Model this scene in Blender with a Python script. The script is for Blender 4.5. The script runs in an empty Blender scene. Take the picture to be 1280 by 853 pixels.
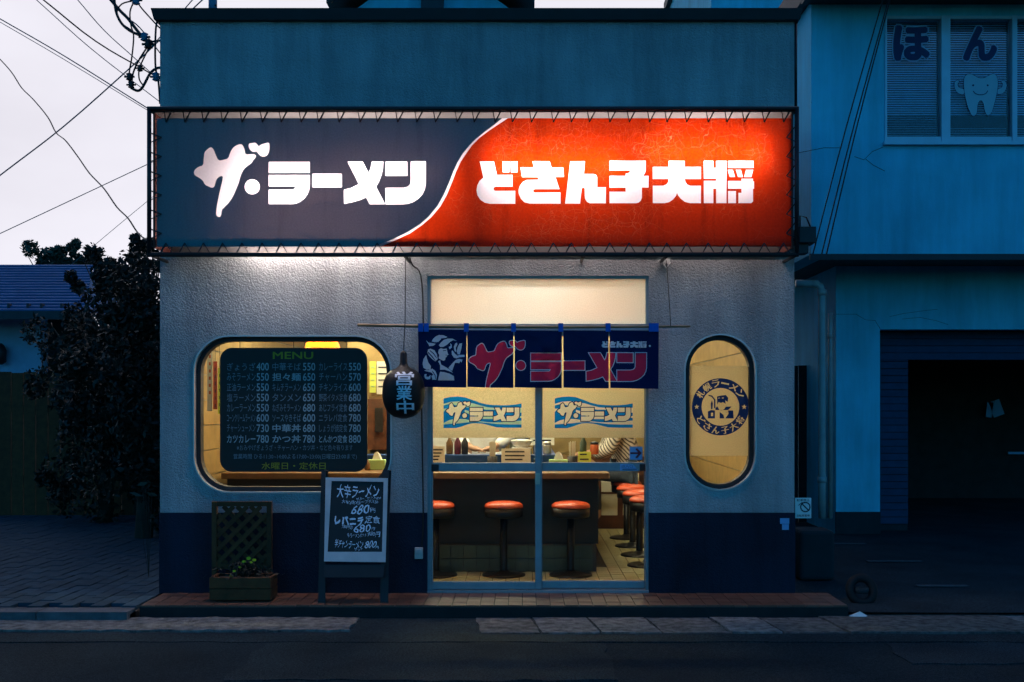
import bpy, math, random
import numpy as np
from mathutils import Vector, Matrix
from mathutils.geometry import delaunay_2d_cdt
random.seed(7); rng = np.random.default_rng(7)
scene = bpy.context.scene
COL = scene.collection
R = math.radians
# ------------------------------------------------------------------ camera
F, CD, CZ, VX, VY = 1422.0, 8.365, 1.39, 655.0, 505.0      # focal (photo px), distance to facade, eye height, vanishing point
cam = bpy.data.cameras.new('camera'); camo = bpy.data.objects.new('camera', cam); COL.objects.link(camo)
camo.location = (0, -CD, CZ); camo.rotation_euler = (R(90), 0, 0)
cam.lens = 36*F/1280; cam.sensor_width = 36; cam.shift_x = (640-VX)/1280; cam.shift_y = (VY-426.5)/1280
cam.clip_end = 2000; cam.clip_start = 0.05
scene.camera = camo
# ------------------------------------------------------------------ world, sun, exposure
SUN_EL, SKY_STR = 5.0, 0.15
w = bpy.data.worlds.new('World'); scene.world = w; w.use_nodes = True
nt = w.node_tree; bg = nt.nodes['Background']
sky = nt.nodes.new('ShaderNodeTexSky'); sky.sky_type = 'NISHITA'; sky.sun_disc = False
sky.sun_elevation = R(SUN_EL); sky.sun_rotation = 0; sky.dust_density = .3; sky.ozone_density = 5.5; sky.air_density = 1.0
tc = nt.nodes.new('ShaderNodeTexCoord'); sep = nt.nodes.new('ShaderNodeSeparateXYZ'); nt.links.new(tc.outputs['Generated'], sep.inputs[0])
mr = nt.nodes.new('ShaderNodeMapRange'); mr.interpolation_type = 'SMOOTHSTEP'
mr.inputs[1].default_value = 0.0; mr.inputs[2].default_value = 0.85; nt.links.new(sep.outputs[1], mr.inputs[0])
mx = nt.nodes.new('ShaderNodeMix'); mx.data_type = 'RGBA'
nt.links.new(mr.outputs[0], mx.inputs['Factor']); tn = nt.nodes.new('ShaderNodeMix'); tn.data_type = 'RGBA'; tn.blend_type = 'MULTIPLY'; tn.inputs['Factor'].default_value = 1; nt.links.new(sky.outputs[0], tn.inputs['A']); tn.inputs['B'].default_value = (.45, 1.05, 1.05, 1); nt.links.new(tn.outputs['Result'], mx.inputs['A'])
cn_ = nt.nodes.new('ShaderNodeTexNoise'); cn_.inputs['Scale'].default_value = 2.6; cn_.inputs['Detail'].default_value = 5; cm_ = nt.nodes.new('ShaderNodeMapping'); cm_.inputs['Scale'].default_value = (1, 1, 2.6); nt.links.new(tc.outputs['Generated'], cm_.inputs[0]); nt.links.new(cm_.outputs[0], cn_.inputs['Vector'])
cr_ = nt.nodes.new('ShaderNodeValToRGB'); cr_.color_ramp.elements[0].position = .3; cr_.color_ramp.elements[1].position = .7; cr_.color_ramp.elements[0].color = (2.50, 2.43, 2.68, 1); cr_.color_ramp.elements[1].color = (3.10, 3.03, 3.32, 1); nt.links.new(cn_.outputs[0], cr_.inputs[0]); nt.links.new(cr_.outputs[0], mx.inputs['B'])   #           # pale evening cloud toward the sunset, behind the shop
nt.links.new(mx.outputs['Result'], bg.inputs[0]); bg.inputs[1].default_value = SKY_STR
sl = bpy.data.lights.new('sun', 'SUN'); sl.energy = 0.06; sl.angle = R(15); sl.color = (1, .88, .8)
so = bpy.data.objects.new('sun', sl); COL.objects.link(so); so.rotation_euler = (R(90-SUN_EL), 0, R(180)); so.location = (0, 30, 12)
scene.view_settings.view_transform = 'Standard'; scene.view_settings.look = 'None'; scene.view_settings.exposure = 1.05
scene.view_settings.gamma = 1.0; scene.view_settings.use_curve_mapping = False
scene.cycles.use_adaptive_sampling = True; scene.cycles.adaptive_threshold = .04; scene.cycles.light_sampling_threshold = .03; scene.cycles.max_bounces = 6; scene.cycles.diffuse_bounces = 3; scene.cycles.transparent_max_bounces = 12
scene.cycles.transmission_bounces = 6; scene.cycles.glossy_bounces = 3
scene.cycles.sample_clamp_indirect = 3.0; scene.cycles.caustics_reflective = False; scene.cycles.caustics_refractive = False
# ------------------------------------------------------------------ helpers
def P(px, py, Y=0.0):
    s = F/(CD+Y); return Vector(((px-VX)/s, Y, CZ-(py-VY)/s))
def PX(px, Y=0.0): return (px-VX)*(CD+Y)/F
def PZ(py, Y=0.0): return CZ-(py-VY)*(CD+Y)/F
def wloc(o):
    v = Vector((0, 0, 0))
    while o is not None: v = v+Vector(o.location); o = o.parent
    return v
def tag(o, label=None, cat=None, group=None, kind=None):
    if label: o['label'] = label
    if cat: o['category'] = cat
    if group: o['group'] = group
    if kind: o['kind'] = kind
    return o
def empty(name, loc, label=None, cat=None, group=None, kind=None):
    o = bpy.data.objects.new(name, None); COL.objects.link(o); o.location = loc; o.empty_display_size = .1
    return tag(o, label, cat, group, kind)
def link(name, me, parent=None, loc=None):
    o = bpy.data.objects.new(name, me); COL.objects.link(o)
    if parent is not None: o.parent = parent
    if loc is not None: o.location = Vector(loc)-(wloc(parent) if parent is not None else Vector((0, 0, 0)))
    return o
def mesh(name, v, f, m=None, smooth=False):
    me = bpy.data.meshes.new(name); me.from_pydata([tuple(a) for a in v], [], [tuple(a) for a in f]); me.update()
    if m: me.materials.append(m)
    if smooth: me.polygons.foreach_set('use_smooth', [True]*len(me.polygons))
    return me
class MB:
    def __init__(s): s.v = []; s.f = []
    def add(s, v, f):
        b = len(s.v); s.v += [tuple(a) for a in v]; s.f += [tuple(i+b for i in q) for q in f]; return s
    def box(s, x0, x1, y0, y1, z0, z1):
        v = [(x, y, z) for z in (z0, z1) for y in (y0, y1) for x in (x0, x1)]
        return s.add(v, [(0, 2, 3, 1), (4, 5, 7, 6), (0, 1, 5, 4), (2, 6, 7, 3), (0, 4, 6, 2), (1, 3, 7, 5)])
    def bar(s, a, b, wd, dp, up=Vector((0, 1, 0))):            # rectangular bar a->b, width wd, depth dp along up
        a = Vector(a); b = Vector(b); d = (b-a).normalized(); u = (up-d*up.dot(d)).normalized(); n = d.cross(u)
        v = []
        for p in (a, b):
            for (i, j) in ((-1, -1), (1, -1), (1, 1), (-1, 1)): v.append(p+n*(wd/2*i)+u*(dp/2*j))
        return s.add(v, [(0, 3, 2, 1), (4, 5, 6, 7), (0, 1, 5, 4), (1, 2, 6, 5), (2, 3, 7, 6), (3, 0, 4, 7)])
    def tube(s, pts, r, n=6, closed=False):
        pts = [Vector(p) for p in pts]; m = len(pts); v = []; f = []
        rr = r if isinstance(r, (list, tuple)) else [r]*m
        prev = None
        for i, p in enumerate(pts):
            d = (pts[(i+1) % m]-pts[i-1]) if closed else (pts[min(i+1, m-1)]-pts[max(i-1, 0)])
            d.normalize()
            if prev is None:
                u = d.orthogonal().normalized()
            else:
                u = (prev-d*prev.dot(d)).normalized()
            prev = u; b = d.cross(u)
            for k in range(n):
                a = 2*math.pi*k/n; v.append(p+(u*math.cos(a)+b*math.sin(a))*rr[i])
        for i in range(m if closed else m-1):
            j = (i+1) % m
            for k in range(n): f.append((i*n+k, i*n+(k+1) % n, j*n+(k+1) % n, j*n+k))
        if not closed: f += [tuple(range(n))[::-1], tuple((m-1)*n+k for k in range(n))]
        return s.add(v, f)
    def lathe(s, prof, c, n=24):                               # prof: (r,z)
        v = []; f = []; m = len(prof)
        for (r, z) in prof:
            for k in range(n):
                a = 2*math.pi*k/n; v.append((c[0]+r*math.cos(a), c[1]+r*math.sin(a), c[2]+z))
        for i in range(m-1):
            for k in range(n): f.append((i*n+k, i*n+(k+1) % n, (i+1)*n+(k+1) % n, (i+1)*n+k))
        f += [tuple(range(n))[::-1], tuple((m-1)*n+k for k in range(n))]
        return s.add(v, f)
    def build(s, name, m, parent=None, smooth=False, local=False):
        off = Vector((0, 0, 0)) if (local or parent is None) else wloc(parent)
        me = mesh(name, [Vector(a)-off for a in s.v], s.f, m, smooth)
        return link(name, me, parent)
    def build_at(s, name, m, loc, smooth=False):
        loc = Vector(loc); me = mesh(name, [Vector(a)-loc for a in s.v], s.f, m, smooth); return link(name, me, None, loc)
def bevel(o, wd=.004, seg=2):
    b = o.modifiers.new('bevel', 'BEVEL'); b.width = wd; b.segments = seg; b.limit_method = 'ANGLE'; return o
def inpoly(poly, pts):
    poly = np.asarray(poly); x = pts[:, 0]; y = pts[:, 1]; r = np.zeros(len(pts), bool)
    j = len(poly)-1
    for i in range(len(poly)):
        xi, yi = poly[i]; xj, yj = poly[j]
        if yi != yj: r ^= ((yi > y) != (yj > y)) & (x < (xj-xi)*(y-yi)/(yj-yi)+xi)
        j = i
    return r
def partition(outline, layers, holes=(), extra=()):
    """flat sheet cut along every outline; returns verts2d and {key: tri list}; a later layer covers an earlier one"""
    V = []; Ed = []
    for poly in [outline]+[p for _, p in layers]+list(holes):
        b = len(V); V += [Vector((float(a[0]), float(a[1]))) for a in poly]; n = len(poly)
        Ed += [(b+i, b+(i+1) % n) for i in range(n)]
    V += [Vector(e) for e in extra]
    vo, eo, fo, *_ = delaunay_2d_cdt(V, Ed, [], 0, 1e-6)
    vo = np.array([tuple(a) for a in vo]); fo = [tuple(a) for a in fo]
    if not fo: return vo, {}
    cen = np.array([vo[list(a)].mean(0) for a in fo])
    key = np.where(inpoly(outline, cen), 0, -1)
    for k, (_, p) in enumerate(layers): key[inpoly(p, cen) & (key >= 0)] = k+1
    for h in holes: key[inpoly(h, cen)] = -1
    names = ['base']+[n for n, _ in layers]; out = {}
    for a, k in zip(fo, key):
        if k >= 0: out.setdefault(names[k], []).append(a)
    return vo, out
def sub(vo, tris, to3d):
    idx = sorted({i for t in tris for i in t}); mp = {i: k for k, i in enumerate(idx)}
    v = [to3d(vo[i]) for i in idx]; f = []
    for t in tris:
        a, b, c = (vo[i] for i in t)
        q = t if ((b[0]-a[0])*(c[1]-a[1])-(b[1]-a[1])*(c[0]-a[0])) > 0 else t[::-1]
        f.append([mp[i] for i in q])
    return v, f
def outset(poly, d):
    p = [Vector(a) for a in poly]; n = len(p)
    area = sum(p[i].x*p[(i+1) % n].y-p[(i+1) % n].x*p[i].y for i in range(n)); sg = 1 if area > 0 else -1; out = []
    for i in range(n):
        a = (p[i]-p[i-1]); b = (p[(i+1) % n]-p[i])
        if a.length < 1e-9 or b.length < 1e-9: out.append(p[i]); continue
        a.normalize(); b.normalize(); na = Vector((a.y, -a.x))*sg; nb = Vector((b.y, -b.x))*sg
        m = na+nb
        if m.length < .2: out.append(p[i]+na*d); continue
        m.normalize(); k = min(1/max(m.dot(na), .35), 1.8); out.append(p[i]+m*d*k)
    return [(a.x, a.y) for a in out]
def smoothp(poly, it=1):                                       # corner cutting for hand-traced curves
    for _ in range(it):
        q = []; n = len(poly)
        for i in range(n):
            a = poly[i]; b = poly[(i+1) % n]
            q += [(a[0]*.75+b[0]*.25, a[1]*.75+b[1]*.25), (a[0]*.25+b[0]*.75, a[1]*.25+b[1]*.75)]
        poly = q
    return poly
def rrect(x0, x1, y0, y1, r, n=8):
    pts = []
    for cx, cy, a0 in ((x1-r, y1-r, 0), (x0+r, y1-r, 90), (x0+r, y0+r, 180), (x1-r, y0+r, 270)):
        for k in range(n+1):
            a = R(a0+90*k/n); pts.append((cx+r*math.cos(a), cy+r*math.sin(a)))
    return pts
def circ(cx, cy, r, n=28): return [(cx+r*math.cos(2*math.pi*k/n), cy+r*math.sin(2*math.pi*k/n)) for k in range(n)]
_glyph = {}
def glyphs(body, bold=0.0, res=3):
    key = (body, bold, res)
    if key not in _glyph:
        c = bpy.data.curves.new('t', 'FONT'); c.body = body; c.resolution_u = res; c.offset = bold; c.fill_mode = 'FRONT'
        o = bpy.data.objects.new('t', c); COL.objects.link(o)
        me = bpy.data.meshes.new_from_object(o.evaluated_get(bpy.context.evaluated_depsgraph_get()))
        v = np.array([a.co[:2] for a in me.vertices]) if len(me.vertices) else np.zeros((0, 2)); f = [tuple(p.vertices) for p in me.polygons]
        bpy.data.objects.remove(o); bpy.data.curves.remove(c); bpy.data.meshes.remove(me)
        _glyph[key] = (v, f)
    return _glyph[key]
def text(name, body, box, to3d, m, parent, bold=0.0, shear=0.0, local=False, res=3, dens=0):
    """lettering stretched into box (x0,x1,ytop,ybottom); to3d maps box coordinates to space"""
    v, f = glyphs(body, 0.0, res)
    if len(v) == 0: return None
    x0, x1, yt, yb = box
    if bold:                                                   # heavier strokes: copies nudged around the outline, each a hair in front of the last
        k = 8 if bold > .03 else 4; V = []; Fc = []; n0 = len(v)
        for j in range(k):
            a = 2*math.pi*(j+.5)/k; V.append(v+np.array([math.cos(a), math.sin(a)])*bold); Fc += [tuple(i+j*n0 for i in q) for q in f]
        v = np.vstack(V); f = Fc
    else: n0 = len(v)
    lo = v.min(0); hi = v.max(0)
    if dens:                                                   # finer faces so that lettering hugs a curved surface
        T = [(np.array(v[t[0]]), np.array(v[t[i]]), np.array(v[t[i+1]]), t[0]//n0) for t in f for i in range(1, len(t)-1)]
        for _ in range(dens):
            T2 = []
            for a, b, c, g in T:
                ab, bc, ca = (a+b)/2, (b+c)/2, (c+a)/2; T2 += [(a, ab, ca, g), (ab, b, bc, g), (ca, bc, c, g), (ab, bc, ca, g)]
            T = T2
        T.sort(key=lambda t: t[3]); cnt = max(1, 3*len(T)//max(1, len(v)//n0)); v = np.array([p for t in T for p in t[:3]]); f = [(3*i, 3*i+1, 3*i+2) for i in range(len(T))]; n0 = cnt
    u = (v-lo)/np.maximum(hi-lo, 1e-6)
    pts = [Vector(to3d((x0+(x1-x0)*a+shear*b*(yb-yt), yb+(yt-yb)*b)))-Vector((0, .00012*(i//n0), 0)) for i, (a, b) in enumerate(u)]
    off = Vector((0, 0, 0)) if local else wloc(parent)
    return link(name, mesh(name, [Vector(p)-off for p in pts], f, m), parent)
# ------------------------------------------------------------------ materials
def newmat(name):
    m = bpy.data.materials.new(name); m.use_nodes = True; return m, m.node_tree, m.node_tree.nodes['Principled BSDF']
def N(nt, t, **k):
    n = nt.nodes.new(t)
    for a, b in k.items():
        if isinstance(a, str) and a.startswith('i_'):
            key = a[2:]; key = int(key) if key.isdigit() else key
            n.inputs[key].default_value = b
        else: setattr(n, a, b)
    return n
def mat(name, col, rough=.7, var=.15, scale=6.0, bump=0.0, bscale=60.0, bdist=.004, metal=0.0, spec=.4, rnd=0.0, stain=0.0, alpha=1.0):
    m, t, p = newmat(name); L = t.links.new
    co = N(t, 'ShaderNodeTexCoord')
    n1 = N(t, 'ShaderNodeTexNoise', i_Scale=scale, i_Detail=6.0, i_Roughness=.6); L(co.outputs['Object'], n1.inputs['Vector'])
    r1 = N(t, 'ShaderNodeMapRange'); r1.inputs[1].default_value = .3; r1.inputs[2].default_value = .7
    r1.inputs[3].default_value = 1-var; r1.inputs[4].default_value = 1+var; L(n1.outputs[0], r1.inputs[0])
    fac = r1.outputs[0]
    if rnd:
        oi = N(t, 'ShaderNodeObjectInfo'); rr = N(t, 'ShaderNodeMapRange'); rr.inputs[3].default_value = 1-rnd; rr.inputs[4].default_value = 1+rnd
        L(oi.outputs['Random'], rr.inputs[0]); mu = N(t, 'ShaderNodeMath', operation='MULTIPLY'); L(fac, mu.inputs[0]); L(rr.outputs[0], mu.inputs[1]); fac = mu.outputs[0]
    if stain:
        mp = N(t, 'ShaderNodeMapping'); mp.inputs['Scale'].default_value = (1, 1, .18); L(co.outputs['Object'], mp.inputs[0])
        n2 = N(t, 'ShaderNodeTexNoise', i_Scale=4.0, i_Detail=8.0, i_Roughness=.7); L(mp.outputs[0], n2.inputs['Vector'])
        r2 = N(t, 'ShaderNodeMapRange'); r2.inputs[1].default_value = .45; r2.inputs[2].default_value = .75; r2.inputs[3].default_value = 1; r2.inputs[4].default_value = 1-stain
        L(n2.outputs[0], r2.inputs[0]); mu = N(t, 'ShaderNodeMath', operation='MULTIPLY'); L(fac, mu.inputs[0]); L(r2.outputs[0], mu.inputs[1]); fac = mu.outputs[0]
    vm = N(t, 'ShaderNodeVectorMath', operation='SCALE'); vm.inputs[0].default_value = col[:3]; L(fac, vm.inputs['Scale'])
    L(vm.outputs[0], p.inputs['Base Color'])
    p.inputs['Roughness'].default_value = rough; p.inputs['Metallic'].default_value = metal; p.inputs['Specular IOR Level'].default_value = spec
    if bump:
        n3 = N(t, 'ShaderNodeTexNoise', i_Scale=bscale, i_Detail=4.0, i_Roughness=.65); L(co.outputs['Object'], n3.inputs['Vector'])
        b = N(t, 'ShaderNodeBump', i_Strength=bump, i_Distance=bdist); L(n3.outputs[0], b.inputs['Height']); L(b.outputs[0], p.inputs['Normal'])
    return m
def asphalt(name, col, sp=.55):
    m = mat(name, col, .92, .3, 1.7, 1.0, 110, .012, spec=.12, stain=0); t = m.node_tree; L = t.links.new; p = t.nodes['Principled BSDF']
    src = p.inputs['Base Color'].links[0].from_socket; co = N(t, 'ShaderNodeTexCoord'); n = N(t, 'ShaderNodeTexNoise', i_Scale=85.0, i_Detail=3.0, i_Roughness=.8); L(co.outputs['Object'], n.inputs['Vector'])
    r_ = N(t, 'ShaderNodeMapRange'); r_.inputs[1].default_value = .35; r_.inputs[2].default_value = .72; r_.inputs[3].default_value = 1-sp; r_.inputs[4].default_value = 1+sp*2; L(n.outputs[0], r_.inputs[0])
    q = N(t, 'ShaderNodeVectorMath', operation='SCALE'); L(src, q.inputs[0]); L(r_.outputs[0], q.inputs['Scale']); L(q.outputs[0], p.inputs['Base Color']); return m
def stucco(name, col, bump=1.0, dist=.012, stain=.12):
    m, t, p = newmat(name); L = t.links.new; co = N(t, 'ShaderNodeTexCoord')
    n1 = N(t, 'ShaderNodeTexNoise', i_Scale=120.0, i_Detail=3.0, i_Roughness=.6); L(co.outputs['Object'], n1.inputs['Vector'])
    v1 = N(t, 'ShaderNodeTexVoronoi', i_Scale=70.0, feature='F1')
    dd = N(t, 'ShaderNodeMixRGB', i_Fac=.02); L(co.outputs['Object'], dd.inputs[1]); L(n1.outputs['Color'], dd.inputs[2]); L(dd.outputs[0], v1.inputs['Vector'])
    n2 = N(t, 'ShaderNodeTexNoise', i_Scale=18.0, i_Detail=2.0); L(co.outputs['Object'], n2.inputs['Vector'])
    a = N(t, 'ShaderNodeMath', operation='MULTIPLY_ADD'); L(v1.outputs['Distance'], a.inputs[0]); a.inputs[1].default_value = -.8; L(n1.outputs[0], a.inputs[2])
    a2 = N(t, 'ShaderNodeMath', operation='MULTIPLY_ADD'); L(n2.outputs[0], a2.inputs[0]); a2.inputs[1].default_value = .8; L(a.outputs[0], a2.inputs[2])
    b = N(t, 'ShaderNodeBump', i_Strength=bump, i_Distance=dist); L(a2.outputs[0], b.inputs['Height']); L(b.outputs[0], p.inputs['Normal'])
    mp = N(t, 'ShaderNodeMapping'); mp.inputs['Scale'].default_value = (1, 1, .12); L(co.outputs['Object'], mp.inputs[0])
    n4 = N(t, 'ShaderNodeTexNoise', i_Scale=5.0, i_Detail=8.0, i_Roughness=.7); L(mp.outputs[0], n4.inputs['Vector'])
    n5 = N(t, 'ShaderNodeTexNoise', i_Scale=1.3, i_Detail=5.0); L(co.outputs['Object'], n5.inputs['Vector'])
    ad = N(t, 'ShaderNodeMath', operation='ADD'); L(n4.outputs[0], ad.inputs[0]); L(n5.outputs[0], ad.inputs[1])
    r = N(t, 'ShaderNodeMapRange'); r.inputs[1].default_value = .7; r.inputs[2].default_value = 1.35; r.inputs[3].default_value = 1.06; r.inputs[4].default_value = 1-stain*1.6; L(ad.outputs[0], r.inputs[0])
    vm = N(t, 'ShaderNodeVectorMath', operation='SCALE'); vm.inputs[0].default_value = col; L(r.outputs[0], vm.inputs['Scale']); L(vm.outputs[0], p.inputs['Base Color'])
    p.inputs['Roughness'].default_value = .85; p.inputs['Specular IOR Level'].default_value = .25
    return m
def emit(name, col, s):
    m, t, p = newmat(name); p.inputs['Base Color'].default_value = (*[min(c, .9) for c in col], 1)
    p.inputs['Emission Color'].default_value = (*col, 1); p.inputs['Emission Strength'].default_value = s; return m
def glass(name, tint=(.9, .95, .95), refl=1.0):
    m, t, p = newmat(name); t.nodes.remove(p); L = t.links.new; out = t.nodes['Material Output']
    tr = N(t, 'ShaderNodeBsdfTransparent'); tr.inputs[0].default_value = (*tint, 1)
    gl = N(t, 'ShaderNodeBsdfGlossy', i_Roughness=.02); fr = N(t, 'ShaderNodeFresnel', i_IOR=1.45)
    mu = N(t, 'ShaderNodeMath', operation='MULTIPLY'); mu.inputs[1].default_value = refl; L(fr.outputs[0], mu.inputs[0])
    mi = N(t, 'ShaderNodeMixShader'); L(mu.outputs[0], mi.inputs[0]); L(tr.outputs[0], mi.inputs[1]); L(gl.outputs[0], mi.inputs[2]); L(mi.outputs[0], out.inputs[0])
    return m
def sheet(name, refl, trans, tfac=.5, grain=0.0, gscale=200.0, crack=False, dirt=0.0, rough=.5, gloss=.25, bump=0.0):
    """thin diffusing sheet: reflects with refl, lets light through with trans"""
    m, t, p = newmat(name); t.nodes.remove(p); L = t.links.new; out = t.nodes['Material Output']; co = N(t, 'ShaderNodeTexCoord')
    tcol = None
    def mul(a, f):
        q = N(t, 'ShaderNodeVectorMath', operation='SCALE'); L(a, q.inputs[0]); L(f, q.inputs['Scale']); return q.outputs[0]
    rgb = N(t, 'ShaderNodeRGB'); rgb.outputs[0].default_value = (*trans, 1); tcol = rgb.outputs[0]
    rg2 = N(t, 'ShaderNodeRGB'); rg2.outputs[0].default_value = (*refl, 1); rcol = rg2.outputs[0]
    if grain:
        n = N(t, 'ShaderNodeTexNoise', i_Scale=gscale, i_Detail=2.0); L(co.outputs['Object'], n.inputs['Vector'])
        r = N(t, 'ShaderNodeMapRange'); r.inputs[1].default_value = .3; r.inputs[2].default_value = .7; r.inputs[3].default_value = 1-grain; r.inputs[4].default_value = 1+grain
        L(n.outputs[0], r.inputs[0]); tcol = mul(tcol, r.outputs[0]); rcol = mul(rcol, r.outputs[0])
    if dirt:
        mp = N(t, 'ShaderNodeMapping'); mp.inputs['Scale'].default_value = (1, 1, .1); L(co.outputs['Object'], mp.inputs[0])
        n = N(t, 'ShaderNodeTexNoise', i_Scale=7.0, i_Detail=9.0, i_Roughness=.75); L(mp.outputs[0], n.inputs['Vector'])
        r = N(t, 'ShaderNodeMapRange'); r.inputs[1].default_value = .52; r.inputs[2].default_value = .75; r.inputs[3].default_value = 1; r.inputs[4].default_value = 1-dirt
        L(n.outputs[0], r.inputs[0]); tcol = mul(tcol, r.outputs[0]); rcol = mul(rcol, r.outputs[0])
    if crack:
        nn = N(t, 'ShaderNodeTexNoise', i_Scale=5.0, i_Detail=3.0); L(co.outputs['Object'], nn.inputs['Vector'])
        dm = N(t, 'ShaderNodeMixRGB', i_Fac=.12); L(co.outputs['Object'], dm.inputs[1]); L(nn.outputs['Color'], dm.inputs[2])
        fac = None
        for sc, th in ((6.5, .0055), (13.0, .009), (26.0, .015)):
            vo = N(t, 'ShaderNodeTexVoronoi', feature='DISTANCE_TO_EDGE', i_Scale=sc); L(dm.outputs[0], vo.inputs['Vector'])
            r = N(t, 'ShaderNodeMapRange'); r.inputs[1].default_value = 0; r.inputs[2].default_value = th*1.6; r.inputs[3].default_value = 1; r.inputs[4].default_value = 0
            L(vo.outputs['Distance'], r.inputs[0]); o = r.outputs[0]
            if sc > 5:
                nm = N(t, 'ShaderNodeTexNoise', i_Scale=2.2+sc*.05, i_Detail=2.0); L(co.outputs['Object'], nm.inputs['Vector'])
                rm = N(t, 'ShaderNodeMapRange'); rm.inputs[1].default_value = .42; rm.inputs[2].default_value = .6; L(nm.outputs[0], rm.inputs[0])
                q = N(t, 'ShaderNodeMath', operation='MULTIPLY'); L(o, q.inputs[0]); L(rm.outputs[0], q.inputs[1]); o = q.outputs[0]
            if fac is None: fac = o
            else:
                q = N(t, 'ShaderNodeMath', operation='MAXIMUM'); L(fac, q.inputs[0]); L(o, q.inputs[1]); fac = q.outputs[0]
        q = N(t, 'ShaderNodeMath', operation='MULTIPLY'); L(fac, q.inputs[0]); q.inputs[1].default_value = .26; fac = q.outputs[0]
        mi = N(t, 'ShaderNodeMixRGB'); L(fac, mi.inputs[0]); L(tcol, mi.inputs[1]); mi.inputs[2].default_value = (1.0, .42, .22, 1); tcol = mi.outputs[0]
    d = N(t, 'ShaderNodeBsdfDiffuse'); L(rcol, d.inputs[0]); tl = N(t, 'ShaderNodeBsdfTranslucent'); L(tcol, tl.inputs[0])
    ms = N(t, 'ShaderNodeMixShader', i_0=tfac); L(d.outputs[0], ms.inputs[1]); L(tl.outputs[0], ms.inputs[2])
    g = N(t, 'ShaderNodeBsdfGlossy', i_Roughness=rough); fr = N(t, 'ShaderNodeFresnel', i_IOR=1.4); mu = N(t, 'ShaderNodeMath', operation='MULTIPLY'); mu.inputs[1].default_value = gloss; L(fr.outputs[0], mu.inputs[0])
    m2 = N(t, 'ShaderNodeMixShader'); L(mu.outputs[0], m2.inputs[0]); L(ms.outputs[0], m2.inputs[1]); L(g.outputs[0], m2.inputs[2]); L(m2.outputs[0], out.inputs[0])
    if bump:
        n = N(t, 'ShaderNodeTexNoise', i_Scale=gscale, i_Detail=2.0); L(co.outputs['Object'], n.inputs['Vector'])
        b = N(t, 'ShaderNodeBump', i_Strength=bump, i_Distance=.003); L(n.outputs[0], b.inputs['Height'])
        for q in (d, tl, g): L(b.outputs[0], q.inputs['Normal'])
    return m
M = {}
M['stucco'] = stucco('stucco', (.45, .475, .475), .95, .0075, .36)
M['stucco_hi'] = stucco('stucco_parapet', (.40, .50, .55), .7, .008, .08)
M['navy'] = stucco('navy_plinth_paint', (.006, .022, .046), .6, .005, .45)
M['coping'] = mat('coping_metal', (.018, .022, .026), .5, .2)
M['black'] = mat('black_metal', (.012, .013, .015), .5, .3, 20, .3)
M['rubber'] = mat('black_rubber', (.014, .014, .015), .6, .2)
M['alu'] = mat('aluminium_sash', (.20, .27, .30), .42, .12, 9, 0, metal=.3)
M['rim'] = mat('window_rim_metal', (.50, .50, .50), .35, .1, 8, 0, metal=.4)
M['glass'] = glass('clear_glass')
M['concrete'] = mat('concrete', (.22, .22, .21), .9, .35, 5, .8, 90, .006, stain=.3)
M['gutter'] = mat('worn_gutter_concrete', (.17, .165, .15), .95, .6, 16, 1.0, 45, .02, rnd=.3, spec=.1)
M['asphalt'] = asphalt('asphalt', (.014, .025, .029))
M['asphalt3'] = asphalt('newer_asphalt', (.020, .032, .035), .7)
M['asphalt2'] = asphalt('patched_asphalt', (.022, .036, .042), .6)
M['kerb'] = mat('dark_kerb_stone', (.075, .08, .085), .9, .4, 9, .8, 70, .006, rnd=.3)
M['refl_paint'] = mat('painted_reflection', (.05, .075, .085), .9, .5, 20)  # pale tone standing in for reflections on the yard
M['step_tile'] = mat('red_brown_step_tile', (.155, .072, .045), .45, .2, 14, .3, 80, .002, rnd=.18)
M['step_dark'] = mat('step_riser', (.012, .012, .012), .8, .3, 9, .4)
M['grout'] = mat('grout', (.06, .055, .05), .9, .2)
M['brick'] = mat('paver_brick', (.030, .068, .088), .85, .25, 12, .5, 90, .004, rnd=.25, spec=.15)
M['floor_tile'] = mat('cream_floor_tile', (.46, .43, .24), .4, .15, 10, .1, 60, .002, rnd=.07)
M['base_tile'] = mat('green_grey_base_tile', (.065, .08, .05), .35, .15, 10, 0, rnd=.08)
M['plank'] = mat('tan_wall_board', (.31, .21, .075), .55, .2, 7, .2, 40, .002, rnd=.12)
M['ceil'] = mat('cream_ceiling_board', (.60, .48, .28), .8, .1)
M['wood'] = mat('counter_wood', (.14, .07, .02), .5, .25, 9, .1)
M['darkwood'] = mat('dark_weathered_wood', (.105, .034, .008), .8, .3, 12, .5, 60, .003, rnd=.2)
M['counter_front'] = mat('counter_front_panel', (.014, .011, .007), .5, .2)
M['blue_laminate'] = mat('blue_laminate', (.010, .05, .18), .4, .1)
M['seat'] = mat('orange_red_vinyl', (.68, .08, .02), .38, .12, 15, .1, spec=.6)
M['stool_metal'] = mat('dark_stool_metal', (.014, .014, .013), .4, .2, metal=.5)
M['white'] = mat('white_paint', (.75, .74, .70), .6, .06)
M['paper'] = mat('paper', (.72, .68, .55), .8, .1, 12)
M['paper_y'] = mat('yellow_green_paper', (.62, .68, .10), .8, .1)
M['paper_r'] = mat('orange_red_paper', (.60, .14, .05), .8, .1)
M['strip_w'] = sheet('white_paper_strip', (.7, .66, .56), (.8, .75, .62), .45)
M['strip_r'] = sheet('orange_paper_strip', (.6, .14, .05), (.75, .18, .05), .45)
M['strip_y'] = sheet('yellow_paper_strip', (.62, .66, .10), (.75, .78, .12), .45)
M['ink'] = mat('dark_ink', (.03, .03, .04), .7, .1)
M['ink_red'] = mat('maroon_ink', (.10, .015, .03), .7, .1)
M['sticker_blue'] = mat('pale_blue_sticker', (.16, .36, .62), .5, .08)
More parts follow.
